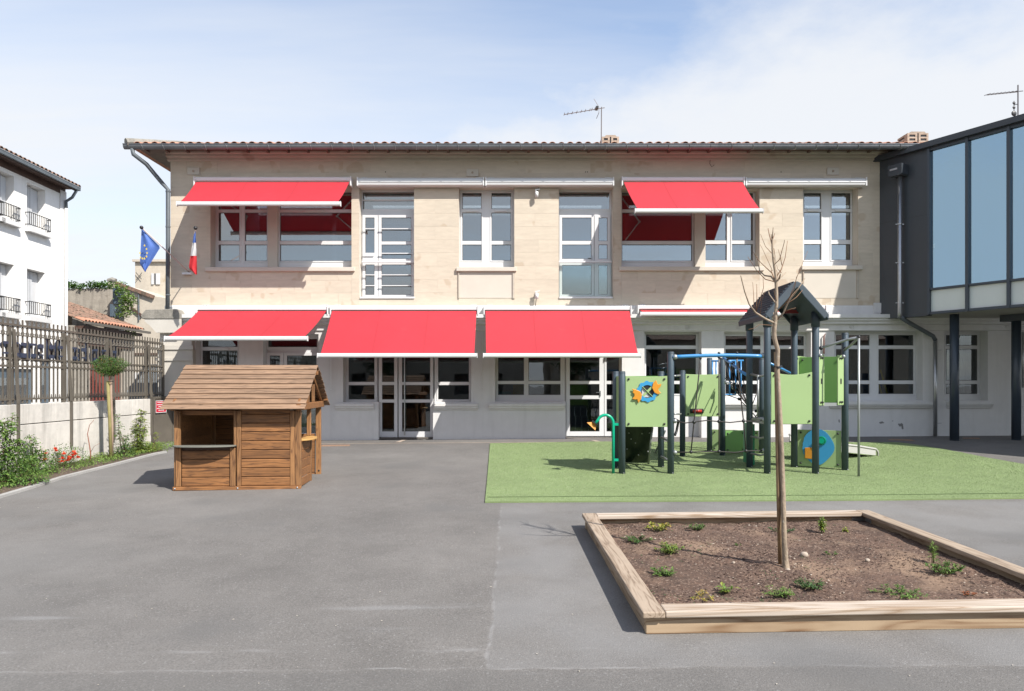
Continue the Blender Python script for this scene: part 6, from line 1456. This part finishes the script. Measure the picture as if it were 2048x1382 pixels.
while y < sy1:
    r_ = canalx(SX0+.42, y, zev+.0, .45, .085, sp_); part('roof_tile', r_, m_tile, sd_)
    y += .205
rows = MB(); y = sy0+.1
while y < sy1:
    for k in range(1, 8): r_ = canalx(SX0+.42-.38*k+random.uniform(-.02,.02), y+random.uniform(-.015,.015), zev+sp_*.38*k+random.uniform(-.01,.012), .45, .085, sp_); rows.add(r_.v, r_.f)
    y += .205
part('upper_roof_tiles', rows, m_tileold, sd_, kind='stuff')
part('shed_gutter', MB().bar((SX0+.50, sy0-.1, zev-.06), (SX0+.50, sy1+.35, zev-.10), .10, .09), m_fence, sd_)
part('shed_wall', MB().box(SX0-.3, SX0, sy0, sy0+1.0, .2, zev-.15).box(SX0-.3, SX0, sy0+3.15, sy1, .2, zev-.15).box(SX0-.3, SX0, sy0+1.0, sy0+3.15, 3.3, zev-.15), m_oldw, sd_)
part('shed_rear_wall', MB().box(SX0-2.8, SX0-2.6, sy0, sy1, .2, zev+1), m_oldw, sd_); part('beam', MB().box(SX0-.02, SX0+.06, sy0+.3, sy0+3.8, 3.15, 3.4), m_darkwood, sd_)
part('red_door', MB().box(SX0-.14, SX0-.08, sy0+1.0, sy0+3.15, .4, 2.45), mat('old_red_door_paint', (.24,.055,.035), .7, noise=(2,.2), streak=((.08,.03,.02),.5)), sd_)
part('eaves_timber', MB().box(SX0+.0, SX0+.4, sy0+.1, sy1-.05, zev-.28, zev-.16), m_darkwood, sd_)
# plaster wall behind with greenery and grey shutters
Yo = 29.4
ow = thing('old_plaster_wall', 'grey weathered plaster gable wall above the tiled shed', 'wall', (-17, Yo, .3))
xA, xB = Wp(118,0,Yo).x, Wp(238,0,Yo).x
part('wall_body', MB().prism([(xA,.2),(xB,.2),(xB,Wp(0,580,Yo).z),(Wp(200,0,Yo).x,Wp(0,577,Yo).z),(xA,Wp(0,578,Yo).z)], Yo, Yo+.4), m_oldw, ow)
part('shutter', MB().box(xB+.02, xB+.10, Yo-.7, Yo-.0, Wp(0,636,Yo).z, Wp(0,612,Yo).z).box(xB+.02, xB+.22, Yo-.5, Yo, Wp(0,610,Yo).z, Wp(0,578,Yo).z), m_shop, ow)
def bushrow(name, label, pts, Y, n, rx, rz, m):
    mb = MB()
    for _ in range(n):
        px, py = random.choice(pts); d = rdir(-1, 1); c = Wp(px+random.uniform(-6,6), py+random.uniform(-3,3), Y); leaf(mb, c+Vector((d.x*rx, d.y*.3, d.z*rz)), rdir(-.4,.9), random.uniform(.08,.16), .08)
    return solo(name, mb, m, label, 'climber', kind=None)
bushrow('wall_climber', 'leafy vine trailing along the top of the old plaster wall', [(133,569),(140,574),(155,575),(185,573),(196,572),(205,573),(222,572),(170,576)], Yo+.2, 1100, .16, .14, m_leaf)
bushrow('wall_climber', 'bright green vine hanging beside the grey shutters', [(243,575),(244,590),(256,598),(252,606),(261,600),(250,615),(255,625),(247,630)], Yo-.5, 900, .16, .2, m_leafl)
bushrow('wall_climber', 'small leafy shoot at the end of the shed gutter', [(258,664),(262,666),(256,667)], 28.2, 120, .12, .12, m_leaf)
# limestone houses
m_bhouse = mat('pale_limestone_house', (.60,.53,.43), .9, noise=[(.8,.08),(5,.08)], bump=(10,.3), speck=(1.2,.62,(.45,.34,.2),.5))
m_shw = m_shutter
bh = thing('limestone_house', 'tall pale limestone house partly hidden by the school corner', 'house', (-19, 37, .3)); Y = 37
part('wall', MB().box(Wp(270,0,Y).x, Wp(350,0,Y).x, Y, Y+8, .2, Wp(0,521,Y).z), m_bhouse, bh)
part('cornice', MB().box(Wp(267,0,Y).x, Wp(350,0,Y).x, Y-.15, Y-.001, Wp(0,524,Y).z, Wp(0,519.5,Y).z), m_stonetrim, bh)
for t, b_ in ((547,569),(596,622)):
    w_o = part('window', MB().box(Wp(309,0,Y).x, Wp(313,0,Y).x, Y-.02, Y-.002, Wp(0,b_,Y).z, Wp(0,t,Y).z), m_gasket, bh)
    part('shutter', MB().box(Wp(304,0,Y).x, Wp(308.5,0,Y).x, Y-.07, Y-.025, Wp(0,b_,Y).z, Wp(0,t,Y).z), m_shw, w_o); part('shutter', MB().box(Wp(313,0,Y).x, Wp(321,0,Y).x, Y-.07, Y-.025, Wp(0,b_,Y).z, Wp(0,t,Y).z), m_shw, w_o)
part('window_bars', MB().tube([Wp(272,545,Y-.1), Wp(283,558,Y-.1)], .02, 4).tube([Wp(272,560,Y-.1), Wp(284,545,Y-.1)], .02, 4), m_iron, bh)
b2h = thing('limestone_house', 'lower limestone house with sloping gable and small chimney stack', 'house', (-18, 33.5, .3)); Y = 33.5
gp_ = [(Wp(225,0,Y).x,.2),(Wp(345,0,Y).x,.2),(Wp(345,0,Y).x,Wp(0,598,Y).z),(Wp(306,0,Y).x,Wp(0,592,Y).z),(Wp(234,0,Y).x,Wp(0,566,Y).z),(Wp(225,0,Y).x,Wp(0,566,Y).z)]
part('wall', MB().prism(gp_, Y, Y+6), m_bhouse, b2h)
part('verge_tiles', MB().bar(Wp(232,566,Y-.1), Wp(308,594,Y-.1), .16, .10, (0,1,0)), m_tileold, b2h)
ch_ = part('chimney', MB().box(Wp(217,0,Y).x, Wp(231,0,Y).x, Y-.1, Y+.5, 5, Wp(0,562,Y).z), m_bhouse, b2h); part('chimney_top', MB().tube([Wp(224,562,Y-.05)-Vector((.18,0,0)), Wp(224,559,Y-.05), Wp(224,562,Y-.05)+Vector((.18,0,0))], .12, 8), m_cap, ch_)
part('downpipe', MB().tube([Wp(277,582,Y-.08), Wp(278,640,Y-.08)], .035, 6), m_zincdark, b2h); part('ledge', MB().bar(Wp(262,615,Y-.05), Wp(285,632,Y-.05), .12, .1), m_darkwood, b2h)
part('garage_door', MB().box(Wp(262,0,Y).x, Wp(300,0,Y).x, Y-.03, Y-.003, .3, Wp(0,745,Y).z), m_white, b2h)
part('wall_beam', MB().box(Wp(258,0,Y).x, Wp(318,0,Y).x, Y-.06, Y-.003, Wp(0,710,Y).z, Wp(0,706,Y).z), m_darkwood, b2h)
# parked van seen through the railing
Y = 23.0; cx0 = Wp(255,0,Y).x; 
van = thing('parked_van', 'dark blue-grey van parked behind the railing near the gate', 'van', (cx0, Y, .43), rot=0)
m_van = mat('dark_blue_car_paint', (.03,.05,.075), .25, noise=(2,.03))
prof2 = [(0,.35),(0,1.15),(.18,1.32),(.55,1.92),(2.0,1.98),(2.05,.9),(2.05,.35)]
bd = MB().prism([(cx0+.0+a*.95, .43+b) for a, b in prof2], Y, Y+1.8)
vb = part('body', bd, m_van, van, bevel=.05)
part('side_window', MB().prism([(cx0+.32,.43+1.32),(cx0+.62,.43+1.82),(cx0+1.1,.43+1.85),(cx0+1.1,.43+1.32)], Y-.006, Y-.001), m_glassup, van); part('side_window', MB().prism([(cx0+1.18,.43+1.32),(cx0+1.18,.43+1.85),(cx0+1.8,.43+1.87),(cx0+1.8,.43+1.32)], Y-.006, Y-.001), m_glassup, van)
for a in (.45, 1.55):
    w_o = part('wheel', MB().tube([(cx0+a, Y-.02, .43+.33), (cx0+a, Y+.18, .43+.33)], .32, 18), m_black, van); part('rim', MB().tube([(cx0+a, Y-.03, .43+.33), (cx0+a, Y-.021, .43+.33)], .2, 12), m_steel, w_o)
part('headlight', MB().ball((cx0+.03, Y+.1, .43+1.0), .1, 8, 5), m_frost, van)
vn = thing('parked_car', 'light grey car parked behind the railing right of the van', 'car', (Wp(305,0,24.5).x, 24.5, .43)); Y = 24.5; c1 = Wp(302,0,Y).x
part('body', MB().prism([(c1,.75),(c1,1.15),(c1+.5,1.35),(c1+1.0,1.85),(c1+2.6,1.85),(c1+3.2,1.35),(c1+3.6,1.2),(c1+3.6,.75)], Y, Y+1.7), mat('silver_blue_paint', (.30,.38,.45), .3, metal=.3), vn, bevel=.05)
part('side_window', MB().prism([(c1+.75,1.38),(c1+1.1,1.76),(c1+2.5,1.76),(c1+2.9,1.38)], Y-.006, Y-.001), m_glassup, vn)
for a in (.7, 2.8): part('wheel', MB().tube([(c1+a, Y-.02, .75), (c1+a, Y+.18, .75)], .32, 18), m_black, vn)

# small litter on the yard
lt = MB()
for _ in range(150):
    p = Gp(random.uniform(0, 2048), random.uniform(905, 1375)); s_ = random.uniform(.004, .011)*(.6+p.y/9)
    if (p.x > .6 and 4.1 < p.y < 7.6) or (p.x > -.4 and p.y > 8.6): continue
    leaf(lt, p+Vector((0,0,.004)), rdir(0,.15), s_*1.6, s_, 0)
solo('yard_litter', lt, m_chipl2, 'tiny pale crumbs and dry leaf bits scattered on the asphalt', 'litter', kind='stuff')
# ---------------------------------------------------------------- houses behind the camera, seen mirrored in the windows
m_opp = mat('opposite_facade', (.42,.38,.32), .9, noise=(1,.1))
def opp(x0, x1, y, h, lab, mt):
    t_ = thing('opposite_house', lab, 'house', ((x0+x1)/2, y, 0))
    holes = []
    x = x0+1.2
    while x < x1-1.8:
        z = .9
        while z < h-1.8: holes.append((x, x+1.1, z, z+1.6)); z += 3.0
        x += 2.6
    part('wall', MB().wall(x0, x1, -.3, h, holes, y-.3, y), mt, t_)
    part('room', MB().box(x0, x1, y-1.4, y-1.3, -.3, h), m_interior, t_)
    part('roof', MB().prism([(y+.5, h), (y-5, h+2.0), (y-10.5, h), (y-10.5, h-.1), (y-5, h+1.8), (y+.5, h-.1)], x0-.3, x1+.3, 'x'), m_tileold, t_)
    part('side_wall', MB().box(x0, x0+.3, y-10, y-.301, -.3, h-.15).box(x1-.3, x1, y-10, y-.301, -.3, h-.15), mt, t_)
opp(-16, 1, -17, 5.9, 'plain two-storey house facing the schoolyard, seen only mirrored in the left windows', m_opp)
opp(3, 32, -19, 5.2, 'low house facing the schoolyard, seen only mirrored in the right windows', m_bhouse)
def bigtree(x, y, lab):
    t_ = thing('garden_tree', lab, 'tree', (x, y, 0)); part('trunk', MB().tube([(x,y,-.2),(x+.1,y,1.5),(x,y+.1,3)], [.2,.16,.1], 8), m_bark, t_); l1 = MB()
    for _ in range(6000):
        d = rdir(-1, 1); r = random.random()**.4; k = 1+.4*mno.noise(d*2+Vector((x,y,0))); leaf(l1, Vector((x, y, 4.0))+Vector((d.x*1.9, d.y*1.9, d.z*1.7))*r*k, rdir(-.6,.8), .22, .14)
    part('crown', l1, m_leafd, t_, kind='stuff')
bigtree(4.5, -13, 'round dark garden tree behind the viewpoint, mirrored in the ground-floor glass'); bigtree(-9, -13.5, 'second dark garden tree behind the viewpoint, mirrored near the double door')
